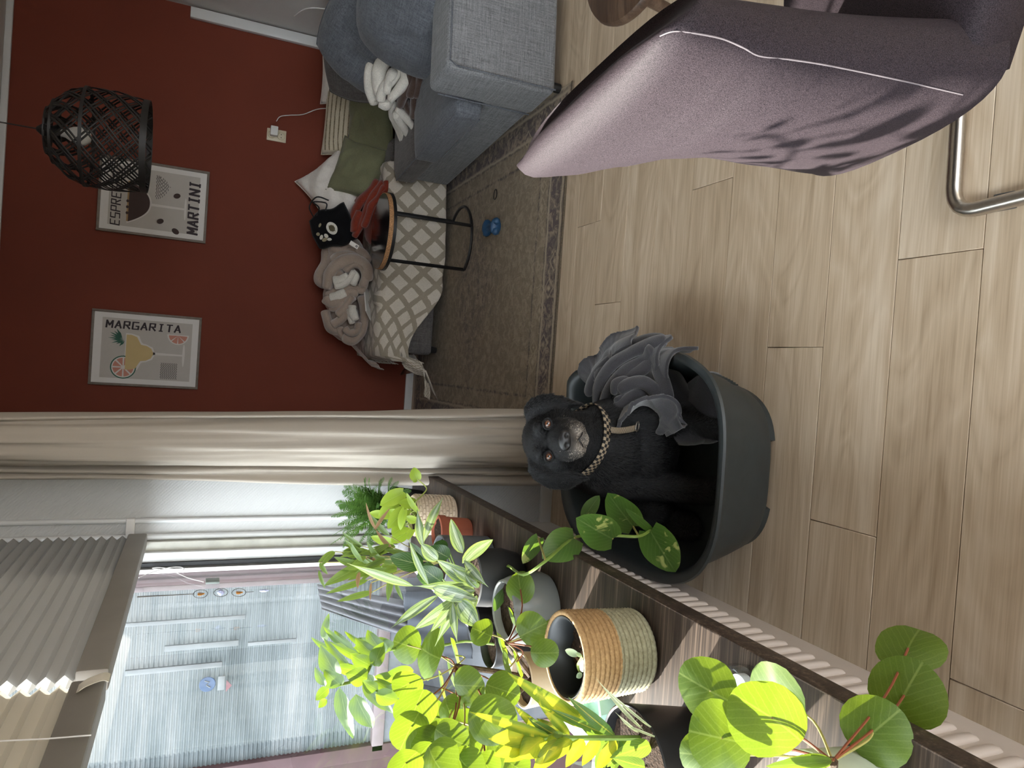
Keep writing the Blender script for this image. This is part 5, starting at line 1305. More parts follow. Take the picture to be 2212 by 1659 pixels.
# -------- fern at the far end
fc = (-.50, 2.47)
pf = pot('fern_pot', fc, cyl(.055, .070, .11), M['black'], 'black pot under the fern at the far end of the sill', GP, soil=(.064, .09))
fern = empty('fern', (fc[0], fc[1], SZ+.09), 'feathery green fern at the far end of the sill by the curtain', 'plant')
def frond(root, tip, sag, n=46, wmax=.022, seed=0):
    root, tip = V(root), V(tip); mid = (root+tip)/2+V((0, 0, sag)); pts = bez([root, root.lerp(mid, .55)+V((0, 0, sag*.3)), mid, mid.lerp(tip, .6)+V((0, 0, sag*.2)), tip], 10)
    mb = MB(); mb.tube(pts, [lerp(.0016, .0005, i/(len(pts)-1)) for i in range(len(pts))], 4)
    rnd = random.Random(seed)
    for i in range(2, n):
        q = i/n*(len(pts)-1); k = min(int(q), len(pts)-2); p = pts[k].lerp(pts[k+1], q-k); t_ = (pts[k+1]-pts[k]).normalized()
        up = V((.25, -.35, 1)); sd_ = t_.cross(up).normalized(); nn = sd_.cross(t_)
        w = wmax*math.sin(math.pi*min(1, (i/n)**.7*.92+.08))**.8+.003
        for s in (1, -1):
            d = (sd_*s+t_*.45-nn*.15+V((rnd.uniform(-.2, .2),)*3)).normalized(); e = d.cross(nn).normalized()*w*.075
            # toothed leaflet
            c1, c2 = p+d*w*.35, p+d*w*.7
            mb.add([p-e*.5, p+e*.5, c1+e*1.2, c1-e*1.2, c2+e*.9, c2-e*.9, p+d*w], [(0, 1, 2, 3), (3, 2, 4, 5), (5, 4, 6)], [(.4, .1), (.6, .1), (.8, .4), (.2, .4), (.7, .7), (.3, .7), (.5, 1)])
    return mb.mesh('frond', smooth=0)
rt = V((fc[0], fc[1], SZ+.09))
random.seed(21)
tips = [(725, 1085, 2.46), (752, 1048, 2.40), (728, 1118, 2.40), (730, 1135, 2.44), (740, 1060, 2.50), (712, 1178, 2.36), (745, 1165, 2.42), (770, 1035, 2.42), (790, 1028, 2.38), (830, 1032, 2.36), (862, 1040, 2.34), (868, 1058, 2.36), (845, 1075, 2.34), (775, 1180, 2.40), (800, 1190, 2.42), (760, 1095, 2.30), (790, 1070, 2.30), (815, 1050, 2.30), (745, 1140, 2.30), (780, 1120, 2.28), (820, 1090, 2.30), (735, 1100, 2.50), (770, 1150, 2.32), (800, 1150, 2.30), (835, 1120, 2.32), (765, 1070, 2.35), (850, 1060, 2.40), (790, 1105, 2.44), (815, 1130, 2.25), (752, 1120, 2.48)]
rq = random.Random(5)
tips += [(x_+rq.uniform(-14, 22), y_+rq.uniform(-22, 22), Yq+rq.uniform(-.06, .05)) for x_, y_, Yq in tips]
tips = [(x_, max(1032, y_), min(2.54, Yq)) for x_, y_, Yq in tips]
for i, (x_, y_, Y_q) in enumerate(tips):
    tp_ = PY(x_, y_, Y_q); link('frond', frond(rt+V((random.uniform(-.02, .02), random.uniform(-.02, .02), 0)), tp_, random.uniform(.02, .05), seed=i), G['fern'], fern)

# -------- lime pothos in a ribbed cream pot
pc = (-.462, 2.14)
pc_pot = pot('ribbed_pot', pc, cyl(.056, .062, .13, .006), simple('cream ceramic', (.58, .46, .33), .45), 'cream pot with raised brick-like relief holding the lime plant', GP, soil=(.06, .115))
rb = MB().box((-.0075, -.003, -.0042), (.0075, .0, .0042)).mesh('relief_tile', bevel=.002, bseg=1)
for k in range(11):
    for j in range(24):
        a = 2*math.pi*(j+.5*(k % 2))/24
        if math.sin(a) > .5: continue
        z = .014+k*.0108; r = lerp(.056, .062, z/.13)+.0005
        link('relief_tile', rb, pc_pot.data.materials[0], pc_pot, Matrix.Translation((pc[0]+r*math.cos(a), pc[1]+r*math.sin(a), SZ+z)) @ Matrix.Rotation(a+math.pi/2, 4, 'Z'))
lime = empty('lime_pothos', (*pc, SZ+.115), 'lime green pothos with heart-shaped leaves in the cream pot', 'plant')
rl = V((*pc, SZ+.115))
Z6 = lambda x, y: (650+x*.18078, 1000+y*.18078)
for (b0, t0, w, Yb, Yt) in (((1215, 365), (950, 505), 150, 2.12, 2.14), ((1230, 400), (1060, 330), 90, 2.2, 2.2), ((1345, 480), (1170, 475), 110, 2.10, 2.08), ((1385, 565), (1265, 360), 62, 2.08, 2.08), ((1180, 520), (930, 640), 170, 2.16, 2.18), ((1260, 560), (1040, 780), 150, 2.10, 2.10), ((1250, 700), (1060, 560), 140, 2.13, 2.15), ((1240, 760), (1090, 860), 150, 2.10, 2.08), ((1370, 690), (1255, 640), 80, 2.07, 2.07), ((1250, 840), (1080, 950), 130, 2.1, 2.1), ((1100, 960), (840, 880), 90, 2.12, 2.14), ((1240, 560), (1190, 800), 90, 2.05, 2.05), ((1000, 620), (820, 600), 80, 2.2, 2.22), ((1330, 800), (1280, 920), 80, 2.05, 2.04)):
    b_, t_ = PY(*Z6(*b0), Yb), PY(*Z6(*t0), Yt)
    put_leaf(lime, b_, t_, w*.18078, G['lime'], 'heart', droop=.5, fold=.18, up=.8)
    stalk(lime, [rl+V((random.uniform(-.02, .02), 0, 0)), (rl+b_)/2+V((0, 0, .02)), b_], .0017, ST['lime'], 'leaf_stalk', 4)
sh = [PY(*Z6(*q), Yq) for q, Yq in (((1370, 470), 2.1), ((1440, 395), 2.12), ((1500, 300), 2.14), ((1390, 195), 2.15))]
stalk(lime, [rl]+sh, .0022, ST['lime'], 'shoot')
put_leaf(lime, sh[-1], PY(*Z6(1350, 55), 2.16), 22, G['lime'], 'heart', droop=.4)
put_leaf(lime, sh[-1], PY(*Z6(1340, 230), 2.15), 7, G['lime'], 'oval', droop=.2)

# -------- small terracotta pot
tcx = (-.482, 1.985)
pot('terracotta_pot', tcx, [(.001, 0), (.036, 0), (.040, .005), (.046, .075), (.050, .077), (.052, .100), (.046, .102), (.043, .085), (.001, .085)], simple('terracotta', (.32, .085, .042), .8, var=.15, bs=120), 'small terracotta pot between the cream pot and the grey pot', GP, soil=(.043, .088))
# -------- palm in a grey cylinder
gcx = (-.518, 1.825)
pot('grey_pot', gcx, cyl(.060, .067, .14, .006), simple('grey glazed pot', (.10, .105, .11), .35), 'grey glazed cylinder pot holding the small palm', GP, soil=(.059, .122))
palm = empty('parlour_palm', (*gcx, SZ+.12), 'small palm with narrow green leaflets and dry brown tips in the grey pot', 'plant')
rp = V((*gcx, SZ+.12))
PB = [ # base, tip (zoom px), width, plane Y, kind
 ((410, 1060), (205, 1190), 60, 2.0, 0), ((405, 1070), (240, 1235), 50, 1.98, 0), ((225, 1190), (320, 1330), 45, 1.98, 0), ((215, 1280), (290, 1500), 36, 1.97, 0),
 ((700, 1225), (400, 1125), 75, 1.92, 0), ((740, 1235), (285, 1465), 110, 1.90, 0), ((800, 1400), (305, 1560), 60, 1.9, 0), ((690, 1110), (490, 1075), 60, 1.95, 0), ((820, 1165), (590, 1195), 60, 1.92, 0),
 ((740, 1000), (500, 830), 46, 2.0, 0), ((720, 1000), (508, 980), 44, 1.97, 0), ((1060, 870), (815, 600), 60, 1.98, 0), ((1080, 1005), (900, 800), 46, 1.93, 1), ((900, 800), (780, 480), 34, 1.95, 1), ((880, 800), (1065, 540), 36, 1.93, 1),
 ((1100, 1320), (1040, 1655), 70, 1.8, 0), ((1130, 1420), (1220, 1640), 40, 1.78, 0), ((1010, 1150), (760, 1265), 60, 1.86, 0), ((840, 1430), (830, 1645), 28, 1.8, 1), ((700, 1300), (680, 1500), 44, 1.84, 1), ((860, 1540), (430, 1655), 60, 1.84, 0), ((1000, 1050), (700, 1090), 60, 1.93, 0), ((960, 1230), (790, 1330), 56, 1.86, 0), ((1120, 1200), (900, 1110), 70, 1.88, 0), ((1150, 1260), (960, 1310), 60, 1.84, 0), ((960, 1180), (900, 1270), 40, 1.88, 1), ((1130, 1000), (860, 1010), 54, 1.94, 0), ((700, 1010), (500, 1055), 46, 1.97, 0), ((1240, 1080), (1000, 1030), 56, 1.9, 0), ((800, 1220), (560, 1300), 56, 1.88, 0)]
rq = random.Random(12)
for i in range(26):
    bx, by = rq.uniform(720, 1200), rq.uniform(950, 1330); an = rq.uniform(2.2, 4.2); ln = rq.uniform(180, 330)
    PB.append(((bx, by), (bx+ln*math.cos(an), by+ln*math.sin(an)), rq.uniform(44, 66), rq.uniform(1.84, 1.98), 1 if i % 7 == 0 else 0))
for b0, t0, w, Yq, k in PB:
    b_, t_ = PY(*Z6(*b0), Yq), PY(*Z6(*t0), Yq-.02)
    put_leaf(palm, b_, t_, w*.18078, G['dry'] if k else G['palm'], 'lance', droop=random.uniform(.2, .6), fold=.25, name='leaflet')
for b0, Yq in (((410, 1060), 2.0), ((700, 1220), 1.92), ((740, 1000), 2.0), ((1080, 1005), 1.93), ((800, 1400), 1.9), ((1060, 870), 1.98), ((1100, 1320), 1.8), ((860, 1540), 1.84), ((690, 1110), 1.95), ((840, 1430), 1.8), ((1000, 1150), 1.86), ((225, 1190), 1.98)):
    q = PY(*Z6(*b0), Yq); stalk(palm, [rp, rp.lerp(q, .5)+V((0, 0, .02)), q], .0014, ST['pink'], 'frond_stalk')

# -------- striped dracaena in a rounded black pot
dc = (-.507, 1.615)
pot('round_black_pot', dc, [(.001, 0), (.045, 0), (.058, .01), (.070, .05), (.070, .09), (.066, .125), (.060, .127), (.058, .11), (.001, .11)], simple('matt black pot', (.010, .010, .011), .55), 'rounded matt black pot holding the striped dracaena', GP, soil=(.058, .112))
drac = empty('striped_dracaena', (*dc, SZ+.11), 'dracaena with long leaves striped white, green and lime in the round black pot', 'plant')
Z2 = lambda x, y: (650+x*.27125, 950+y*.27125)
rd = V((*dc, SZ+.11)); nd = PY(*Z2(1400, 1160), 1.56)
MB().tube([rd, rd.lerp(nd, .5)+V((.004, 0, 0)), nd], [.008, .008, .007], 8).build('stem', ST['green'], drac)
DB = [((1395, 1170), (900, 1165), 62, 1.510, 1.520), ((900, 1165), (375, 985), 56, 1.530, 1.560), ((1050, 1175), (1400, 1272), 100, 1.410, 1.380), ((1380, 1190), (1060, 1215), 90, 1.490, 1.420), ((1390, 1200), (1100, 1235), 66, 1.470, 1.460), ((1100, 1235), (710, 1505), 60, 1.470, 1.500), ((1380, 1230), (910, 1505), 96, 1.460, 1.450), ((1330, 1240), (1040, 1525), 84, 1.440, 1.400), ((1290, 1260), (1070, 1640), 66, 1.430, 1.400), ((1210, 1290), (1245, 1610), 60, 1.410, 1.360), ((1260, 1280), (1420, 1490), 130, 1.390, 1.340), ((1400, 1140), (1090, 960), 104, 1.490, 1.500), ((1090, 960), (960, 830), 84, 1.510, 1.540), ((975, 860), (928, 555), 62, 1.550, 1.600), ((980, 810), (1135, 458), 62, 1.530, 1.600), ((1390, 1130), (1180, 1000), 66, 1.470, 1.450), ((1290, 905), (1197, 635), 82, 1.510, 1.560), ((1285, 985), (1525, 798), 84, 1.480, 1.520), ((1400, 1160), (1310, 950), 60, 1.480, 1.470), ((1300, 960), (1490, 1170), 66, 1.470, 1.400), ((1400, 1180), (1300, 1060), 56, 1.460, 1.420), ((1020, 1160), (860, 790), 44, 1.570, 1.600), ((1400, 1240), (1330, 1480), 70, 1.410, 1.350)]
for b0, t0, w, Yb, Yt in DB:
    put_leaf(drac, PY(*Z2(*b0), Yb), PY(*Z2(*t0), Yt), w*.27125, G['drac'], 'lance' if w > 70 else 'strap', droop=random.uniform(.25, .6), fold=.22, wave=.03)
# -------- dark broad-leaved plant behind it
bl = empty('broad_leaf_plant', (-.645, 1.70, SZ), 'dark plant with broad cream-edged leaves behind the striped dracaena', 'plant')
rbz = V((-.645, 1.70, SZ+.07))
MB().lathe([(.001, 0), (.035, 0), (.045, .08), (.040, .082), (.038, .07), (.001, .07)], 28, (-.645, 1.70, SZ)).build('nursery_pot', M['black'], bl, smooth=40)
for b0, t0, w, Yq in (((980, 1000), (712, 930), 120, 1.70), ((1090, 1060), (925, 1090), 150, 1.68), ((1180, 940), (1030, 850), 120, 1.72), ((1170, 860), (1060, 830), 80, 1.74), ((1120, 1130), (960, 1010), 130, 1.66), ((1000, 960), (870, 820), 60, 1.7)):
    b_ = PY(*Z2(*b0), Yq); put_leaf(bl, b_, PY(*Z2(*t0), Yq), w*.27125, G['broad'], 'oval', droop=.4, fold=.1); stalk(bl, [rbz, (rbz+b_)/2, b_], .002, ST['green'], 'leaf_stalk', 4)

# -------- frosted bowl with the trailing pothos
bc_ = (-.532, 1.452)
m, nt, b = newmat('frosted plastic'); b.inputs['Base Color'].default_value = (.24, .25, .245, 1); b.inputs['Roughness'].default_value = .25; b.inputs['Transmission Weight'].default_value = .0
t = N(nt, 'ShaderNodeBsdfTranslucent'); t.inputs[0].default_value = (.26, .265, .25, 1); mx = N(nt, 'ShaderNodeMixShader'); mx.inputs[0].default_value = .4
L(nt, b.outputs[0], mx.inputs[1]); L(nt, t.outputs[0], mx.inputs[2]); L(nt, mx.outputs[0], nt.nodes['Material Output'].inputs[0])
pot('frosted_bowl', bc_, [(.001, 0), (.066, 0), (.074, .004), (.080, .018), (.080, .05), (.075, .085), (.066, .11), (.062, .112), (.060, .108), (.070, .08), (.074, .05), (.072, .02), (.001, .012)], m, 'frosted grey bowl-shaped pot holding the trailing pothos', GP, soil=(.066, .085))
vine = empty('trailing_pothos', (*bc_, SZ+.085), 'trailing pothos whose leafy vine hangs over the sill toward the dog', 'plant')
ZV = lambda x, y: (1000+x*.27125, 1000+y*.27125)
vs_ = [V((*bc_, SZ+.085)), PX(*ZV(350, 830), -.47), PX(*ZV(480, 890), -.43), PX(*ZV(660, 780), -.38), PX(*ZV(900, 590), -.355), PX(*ZV(1200, 580), -.34), PX(*ZV(1400, 585), -.335), PX(*ZV(1500, 530), -.33)]
stalk(vine, vs_, .0034, ST['green'], 'vine')
for b0, t0, w, X0, X1 in (((600, 600), (478, 800), 118, -.375, -.37), ((885, 600), (635, 760), 250, -.355, -.34), ((1190, 605), (905, 440), 262, -.345, -.32), ((1355, 505), (1155, 243), 232, -.335, -.30), ((1495, 545), (1690, 865), 265, -.33, -.29), ((1495, 535), (1295, 362), 62, -.33, -.31), ((975, 420), (1085, 262), 108, -.35, -.33), ((350, 845), (240, 1005), 130, -.48, -.48), ((330, 990), (250, 1180), 80, -.50, -.5)):
    b_ = PX(*ZV(*b0), X0); t_ = PY(*ZV(*t0), b_.y-.01); put_leaf(vine, b_, t_, w*.27125*.85, G['vine'], 'heart', droop=.3, fold=.08, up=.25)
for q, b0, Xq in ((3, (600, 600), -.375), (4, (885, 600), -.355), (5, (1190, 605), -.345), (6, (1355, 505), -.335), (5, (975, 420), -.35), (1, (350, 845), -.48)):
    stalk(vine, [vs_[q], PX(*ZV(*b0), Xq)], .0022, ST['pink'], 'leaf_stalk', 2)

# -------- slender glossy tree in a nursery pot
tcn = (-.648, 1.545)
pot('nursery_pot', tcn, cyl(.040, .052, .10, .003), M['black'], 'black nursery pot of the slender tree, behind the frosted bowl', GP, soil=(.047, .08))
tree = empty('slender_tree', (*tcn, SZ+.08), 'slender houseplant tree with long glossy leaves reaching up the window', 'plant')
Z3 = lambda x, y: (650+x*.2563, 1234+y*.2563)
tr_ = [V((*tcn, SZ+.08)), PX(*Z3(1390, 590), -0.660), PX(*Z3(1180, 625), -0.650), PX(*Z3(760, 660), -0.640), PX(*Z3(620, 745), -0.635), PX(*Z3(540, 880), -0.630), PX(*Z3(400, 940), -0.625), PX(*Z3(235, 970), -0.620)]
stalk(tree, tr_, .0032, ST['green'], 'stem')
for b0, t0, w, X0, X1 in (((460, 1040), (602, 1318), 125, -0.620, -0.600), ((330, 975), (440, 1402), 95, -0.620, -0.590), ((530, 930), (715, 1168), 66, -0.620, -0.600), ((590, 950), (785, 1205), 60, -0.625, -0.605), ((620, 920), (815, 1045), 70, -0.630, -0.620), ((630, 1030), (820, 1085), 90, -0.620, -0.620), ((490, 720), (190, 465), 54, -0.635, -0.650), ((400, 690), (245, 508), 40, -0.635, -0.650), ((430, 660), (282, 500), 50, -0.635, -0.650), ((560, 645), (370, 508), 34, -0.640, -0.650), ((560, 640), (490, 560), 110, -0.635, -0.630), ((200, 590), (235, 360), 52, -0.630, -0.650), ((310, 880), (170, 625), 105, -0.620, -0.630), ((205, 965), (120, 808), 50, -0.615, -0.620), ((340, 965), (200, 830), 100, -0.620, -0.620), ((235, 985), (125, 1085), 60, -0.615, -0.610), ((220, 1080), (148, 1150), 40, -0.610, -0.610), ((565, 700), (435, 650), 80, -0.630, -0.630), ((800, 905), (620, 890), 64, -0.630, -0.630), ((950, 835), (700, 880), 64, -0.635, -0.630), ((420, 830), (190, 560), 50, -0.625, -0.635), ((560, 760), (240, 590), 46, -0.630, -0.640), ((300, 700), (90, 560), 40, -0.630, -0.640), ((470, 840), (280, 800), 60, -0.625, -0.620), ((640, 1000), (520, 920), 70, -.62, -.62), ((600, 800), (420, 700), 90, -.63, -.63), ((700, 700), (560, 500), 100, -.63, -.63), ((640, 720), (460, 560), 80, -.62, -.63), ((620, 800), (700, 600), 90, -.62, -.62), ((560, 900), (380, 860), 100, -.62, -.62), ((760, 660), (640, 560), 90, -.63, -.63), ((560, 860), (650, 1010), 100, -.62, -.61)):
    b_ = PX(*Z3(*b0), X0); put_leaf(tree, b_, PY(*Z3(*t0), b_.y+(X1-X0)*.8), w*.2563*1.25, G['tree'], 'lance', droop=random.uniform(.1, .5), fold=.25, wave=.04)

# -------- pileas
def pilea(plant, node, leaves, Zf, plane, r, stem_from=None, smat=('red', 'pink')):
    rnd = random.Random(3)
    for i, (x_, y_, rx, ry, X0, nrm) in enumerate(leaves):
        c = plane(*Zf(x_, y_), X0); k = PXM(c); rad = 1.12*max(rx, ry)*r/k
        n = V(nrm) if nrm else to_cam(c, rnd.uniform(.2, .9), rnd.uniform(-.3, .3))
        t_ = (c-node); t_ = t_-n*t_.dot(n)
        T = frame(c, c+(t_ if t_.length > .004 else V((0, 0, -1))), n) @ Matrix.Scale(rad, 4)
        me = disc_leaf('leaf', rnd.uniform(.08, .22), rnd.random()*9, .0)
        link('leaf', me, G['pilea'], plant, T)
        stalk(plant, [node, node.lerp(c, .55)+V((0, 0, -.012))-n*.01, c-n*.001], .0016, ST[smat[i % 2]], 'leaf_stalk', 5)
pcn = (-.636, 1.325)
pot('beige_pot', pcn, cyl(.048, .056, .115, .006), simple('beige stoneware', (.40, .30, .21), .6), 'beige stoneware pot of the big pilea, behind the woven basket', GP, soil=(.049, .098))
big = empty('pilea', (*pcn, SZ+.095), 'large pilea with many round sunlit leaves in the beige pot', 'plant')
b0_ = V((*pcn, SZ+.09)); n1, n2 = PX(*Z3(1740, 605), -.52), PX(*Z3(1300, 800), -.61)
MB().tube(bez([b0_, b0_.lerp(n1, .5)+V((.01, 0, .01)), n1], 6), .006, 8).build('stem', ST['bark'], big)
MB().tube(bez([b0_, b0_.lerp(n2, .5)+V((0, 0, -.01)), n2], 6), .006, 8).build('stem', ST['bark'], big)
LA = [(1850, 155, 118, 115, -.47, None), (1935, 505, 142, 135, -.49, None), (2030, 690, 112, 105, -.48, None), (1520, 510, 105, 110, -.52, (.5, -.3, .8)), (1790, 450, 130, 120, -.55, (-.5, .3, .9)), (1690, 660, 130, 110, -.56, (-.5, .3, .9)), (1810, 770, 110, 110, -.56, (-.4, .4, .9)), (1725, 840, 145, 90, -.55, (-.3, .2, 1)), (2100, 500, 60, 80, -.50, None)]
pilea(big, n1, LA, Z3, PX, .2563)
LB2 = [(1680, 995, 138, 118, -0.565, None), (1395, 965, 105, 140, -0.575, None), (1570, 1250, 195, 150, -0.545, None), (895, 625, 135, 125, -0.625, None), (1075, 690, 185, 120, -0.615, (.3, -.15, 1)), (910, 945, 118, 120, -0.625, (.6, -.5, .3)), (975, 1130, 165, 148, -0.595, (.6, -.6, .4)), (930, 1310, 155, 145, -0.615, (.7, -.6, .2)), (1240, 1400, 140, 115, -0.585, None), (1180, 1370, 150, 140, -0.615, (.6, -.6, .5)), (1130, 1600, 190, 110, -0.595, (.4, -.4, .8)), (1330, 1570, 110, 100, -0.595, (.6, -.4, .5)), (1560, 1630, 110, 80, -0.595, None), (1300, 710, 130, 120, -0.645, (-.4, .3, .9)), (1230, 1130, 110, 90, -0.615, (.5, -.2, .8)), (1650, 1230, 140, 90, -0.575, (.2, -.1, 1)), (1250, 860, 120, 110, -0.655, (-.3, .2, .9)), (1430, 1150, 110, 90, -0.625, (-.2, .1, 1)), (1720, 1540, 110, 80, -0.605, None)]
pilea(big, n2, LB2, Z3, PX, .2563)
n3 = PX(*Z3(1500, 1330), -.62)
MB().tube(bez([b0_, b0_.lerp(n3, .5), n3], 6), .006, 8).build('stem', ST['bark'], big)
LB3 = [(1050, 1450, 150, 140, -.63, (.6, -.5, .5)), (1420, 1480, 130, 110, -.62, None), (1480, 1380, 120, 100, -.64, (.3, -.2, .9)), (1250, 1530, 150, 120, -.64, (.5, -.5, .6)), (1000, 1560, 150, 120, -.62, (.5, -.3, .7)), (1400, 1650, 140, 110, -.60, None), (1620, 1450, 120, 90, -.61, None), (1560, 1120, 110, 100, -.63, (-.2, .2, 1)), (1380, 1300, 130, 120, -.645, (.5, -.4, .7)), (1120, 1230, 120, 110, -.65, (.5, -.4, .6)), (880, 1620, 150, 120, -.60, (.6, -.4, .5)), (1800, 1640, 120, 90, -.58, None), (1180, 980, 110, 100, -.64, (-.3, .3, .9)), (1340, 1130, 110, 95, -.645, (.2, 0, 1))]
pilea(big, n3, LB3, Z3, PX, .2563)

# -------- woven basket pot with a seedling
wc = (-.490, 1.088)
m, nt, b = newmat('woven seagrass'); b.inputs['Roughness'].default_value = .85
sp = N(nt, 'ShaderNodeSeparateXYZ'); L(nt, coord(nt), sp.inputs[0])
k = math_(nt, 'GREATER_THAN', sp.outputs[2], SZ+.080)
fz = noisef(nt, coord(nt), 160, 3, .7)
L(nt, mixc(nt, k, ramp(nt, fz, ((.3, (.22, .20, .12)), (.7, (.36, .34, .22)))), ramp(nt, fz, ((.3, (.28, .16, .065)), (.7, (.46, .29, .13))))), b.inputs['Base Color']); bump(nt, b, fz, .5, .002)
M['weave'] = m
wb_ = empty('woven_basket_pot', (*wc, SZ), 'woven seagrass basket pot, tan above and green below, holding a seedling', 'pot', GP)
HW, R0w, R1w = .146, .068, .075
NRW = 15
for i in range(NRW):
    z = SZ+.006+HW*(i+.5)/NRW; r = lerp(R0w, R1w, (i+.5)/NRW)-.001
    # rope coil with twist bumps
    nseg = 96; rings = []
    for j in range(nseg):
        a = 2*math.pi*j/nseg; q = .0058*(1+.16*math.sin(a*46+i*2.1))
        rings.append([V((wc[0]+(r+q*1.0*math.cos(t_))*math.cos(a), wc[1]+(r+q*1.0*math.cos(t_))*math.sin(a), z+.0064*math.sin(t_))) for t_ in [2*math.pi*k_/6 for k_ in range(6)]])
    rings.append(rings[0])
    MB().loft(rings, cap=False).build('rope_coil', M['weave'], wb_, smooth=70)
MB().lathe([(.001, .004), (R0w-.004, .004), (R1w-.006, HW)], 40, (wc[0], wc[1], SZ)).build('lining', M['weave'], wb_)
MB().lathe([(R1w-.010, HW-.02), (R1w-.004, HW+.002), (R1w-.007, HW+.006), (R1w-.012, HW+.002), (R1w-.018, HW-.06), (.001, HW-.065)], 44, (wc[0], wc[1], SZ)).build('inner_pot', simple('black inner pot', (.012, .013, .014), .4), wb_, smooth=50)
rings = []
for i in range(7):
    q = (R1w-.016)*(1-i/6.02); rings.append([V((wc[0]+q*math.cos(2*math.pi*j/30), wc[1]+q*math.sin(2*math.pi*j/30), SZ+HW-.042+.006*noise.noise(V((q*50, j*.8, 1))))) for j in range(30)])
MB().loft(rings, cap=False).build('soil', M['soil'], wb_, smooth=80)
chips = simple('bark chip', (.20, .10, .055), .9)
for i in range(16):
    a, q = random.uniform(0, 6.28), random.uniform(.0, .055); p = V((wc[0]+q*math.cos(a), wc[1]+q*math.sin(a), SZ+HW-.038))
    MB().box((-.006, -.0025, -.0015), (.006, .0025, .0015)).build('bark_chip', chips, wb_, Matrix.Translation(p) @ Matrix.Rotation(random.uniform(0, 6), 4, (.3, .2, 1)), bevel=.0007, bseg=1)
seed = empty('seedling', (wc[0], wc[1], SZ+HW-.04), 'pale green seedling sprouting in the woven basket pot', 'plant')
Z4 = lambda x, y: (1000+x*.27125, 1209+y*.27125)
zs_ = SZ+HW-.02
sdl = leafmat('seedling leaf', ((.2, (.30, .40, .24)), (.8, (.42, .52, .34))), (.4, .5, .3), .4, .4, (.4, .5, .2))
q0 = PZ(*Z4(930, 880), zs_-.015)
stalk(seed, [q0, PZ(*Z4(920, 840), zs_), PZ(*Z4(960, 770), zs_+.005)], .0035, ST['lime'], 'stem')
for b0, t0, w in (((930, 760), (815, 722), 46), ((935, 885), (1010, 790), 56), ((950, 905), (905, 940), 34), ((950, 770), (900, 745), 26)):
    put_leaf(seed, PZ(*Z4(*b0), zs_+.004), PZ(*Z4(*t0), zs_+.01), w*.27125, sdl, 'oval', droop=.3, fold=.1)
# -------- mint pot behind it
pot('mint_dish', (-.625, 1.175), [(.001, 0), (.042, 0), (.046, .004), (.052, .045), (.048, .047), (.045, .02), (.001, .016)], simple('mint glaze', (.33, .52, .42), .3), 'small mint green pot beside the woven basket pot', GP, seg=8)
# -------- croton in a black pot
kc = (-.590, .900)
pot('black_pot', kc, cyl(.072, .092, .125, .005), simple('satin black pot', (.012, .012, .013), .35), 'satin black pot of the yellow croton near the viewer', GP, soil=(.084, .105))
cro = empty('croton', (*kc, SZ+.105), 'yellow and green croton with long mottled leaves in the satin black pot', 'plant')
k0 = V((*kc, SZ+.10)); ks = [k0, PX(*Z4(1500, 1440), -.555), PX(*Z4(1200, 1420), -.55), PX(*Z4(850, 1420), -.545), PX(*Z4(680, 1410), -.545), PX(*Z4(450, 1500), -.55)]
stalk(cro, ks, .0042, ST['green'], 'stem')
CB = [((700, 1412), (60, 1213), 62, 'croton', -.545, -.53), ((1010, 1335), (365, 905), 105, 'croton', -.54, -.52), ((850, 1395), (560, 1060), 62, 'croton', -.55, -.55), ((690, 1400), (208, 1425), 135, 'croton', -.545, -.52), ((1195, 1395), (845, 1098), 76, 'croton_dark', -.53, -.51), ((640, 1420), (450, 1575), 160, 'croton', -.54, -.52), ((860, 1430), (640, 1620), 95, 'croton', -.54, -.52), ((960, 1430), (820, 1650), 90, 'croton', -.54, -.52), ((780, 1440), (560, 1700), 110, 'croton', -.54, -.53), ((1500, 1475), (1175, 1575), 110, 'croton_dark', -.55, -.52), ((1450, 1650), (1195, 1580), 90, 'croton_dark', -.54, -.52), ((1220, 1440), (1060, 1690), 84, 'croton', -.54, -.52), ((1160, 1440), (1130, 1660), 60, 'croton_dark', -.545, -.53), ((660, 1390), (410, 1165), 60, 'croton', -.55, -.55), ((1080, 1420), (950, 1640), 80, 'croton', -.55, -.54), ((560, 1450), (330, 1610), 110, 'croton', -.55, -.54), ((480, 1490), (250, 1560), 90, 'croton', -.55, -.55), ((1130, 1390), (700, 1190), 50, 'croton_dark', -.55, -.55), ((760, 1410), (520, 1260), 60, 'croton_dark', -.555, -.56), ((1350, 1440), (1150, 1650), 90, 'croton_dark', -.56, -.55)]
rq = random.Random(8)
for i in range(20):
    bx = rq.uniform(520, 1250); q = (bx, 1425+rq.uniform(-10, 15)); an = rq.uniform(1.5, 2.9) if i % 3 else rq.uniform(3.3, 4.0); ln = rq.uniform(170, 270)
    CB.append((q, (bx+ln*math.cos(an), q[1]+ln*math.sin(an)), rq.uniform(70, 120), 'croton' if bx < 1000 else 'croton_dark', -.55-rq.uniform(0, .03), 0))
for b0, t0, w, g, X0, X1 in CB:
    b_ = PX(*Z4(*b0), X0); put_leaf(cro, b_, PY(*Z4(*t0), b_.y-.02), w*.27125, G[g], 'lance', droop=random.uniform(.1, .4), fold=.2, wave=.03, up=.2)
gl = leafmat('grass blade', ((.2, (.10, .13, .05)), (.8, (.5, .5, .3))), (.5, .5, .3), .4, .3, (.3, .4, .1))
for b0, t0, w in (((1440, 1360), (1060, 940), 26), ((1560, 1380), (1065, 960), 18), ((1400, 1380), (1215, 1215), 22), ((1560, 1420), (1270, 1300), 16)):
    b_ = PX(*Z4(*b0), -.52); put_leaf(cro, b_, PY(*Z4(*t0), b_.y), w*.27125, gl, 'strap', droop=.25, fold=.3, name='grass_blade')
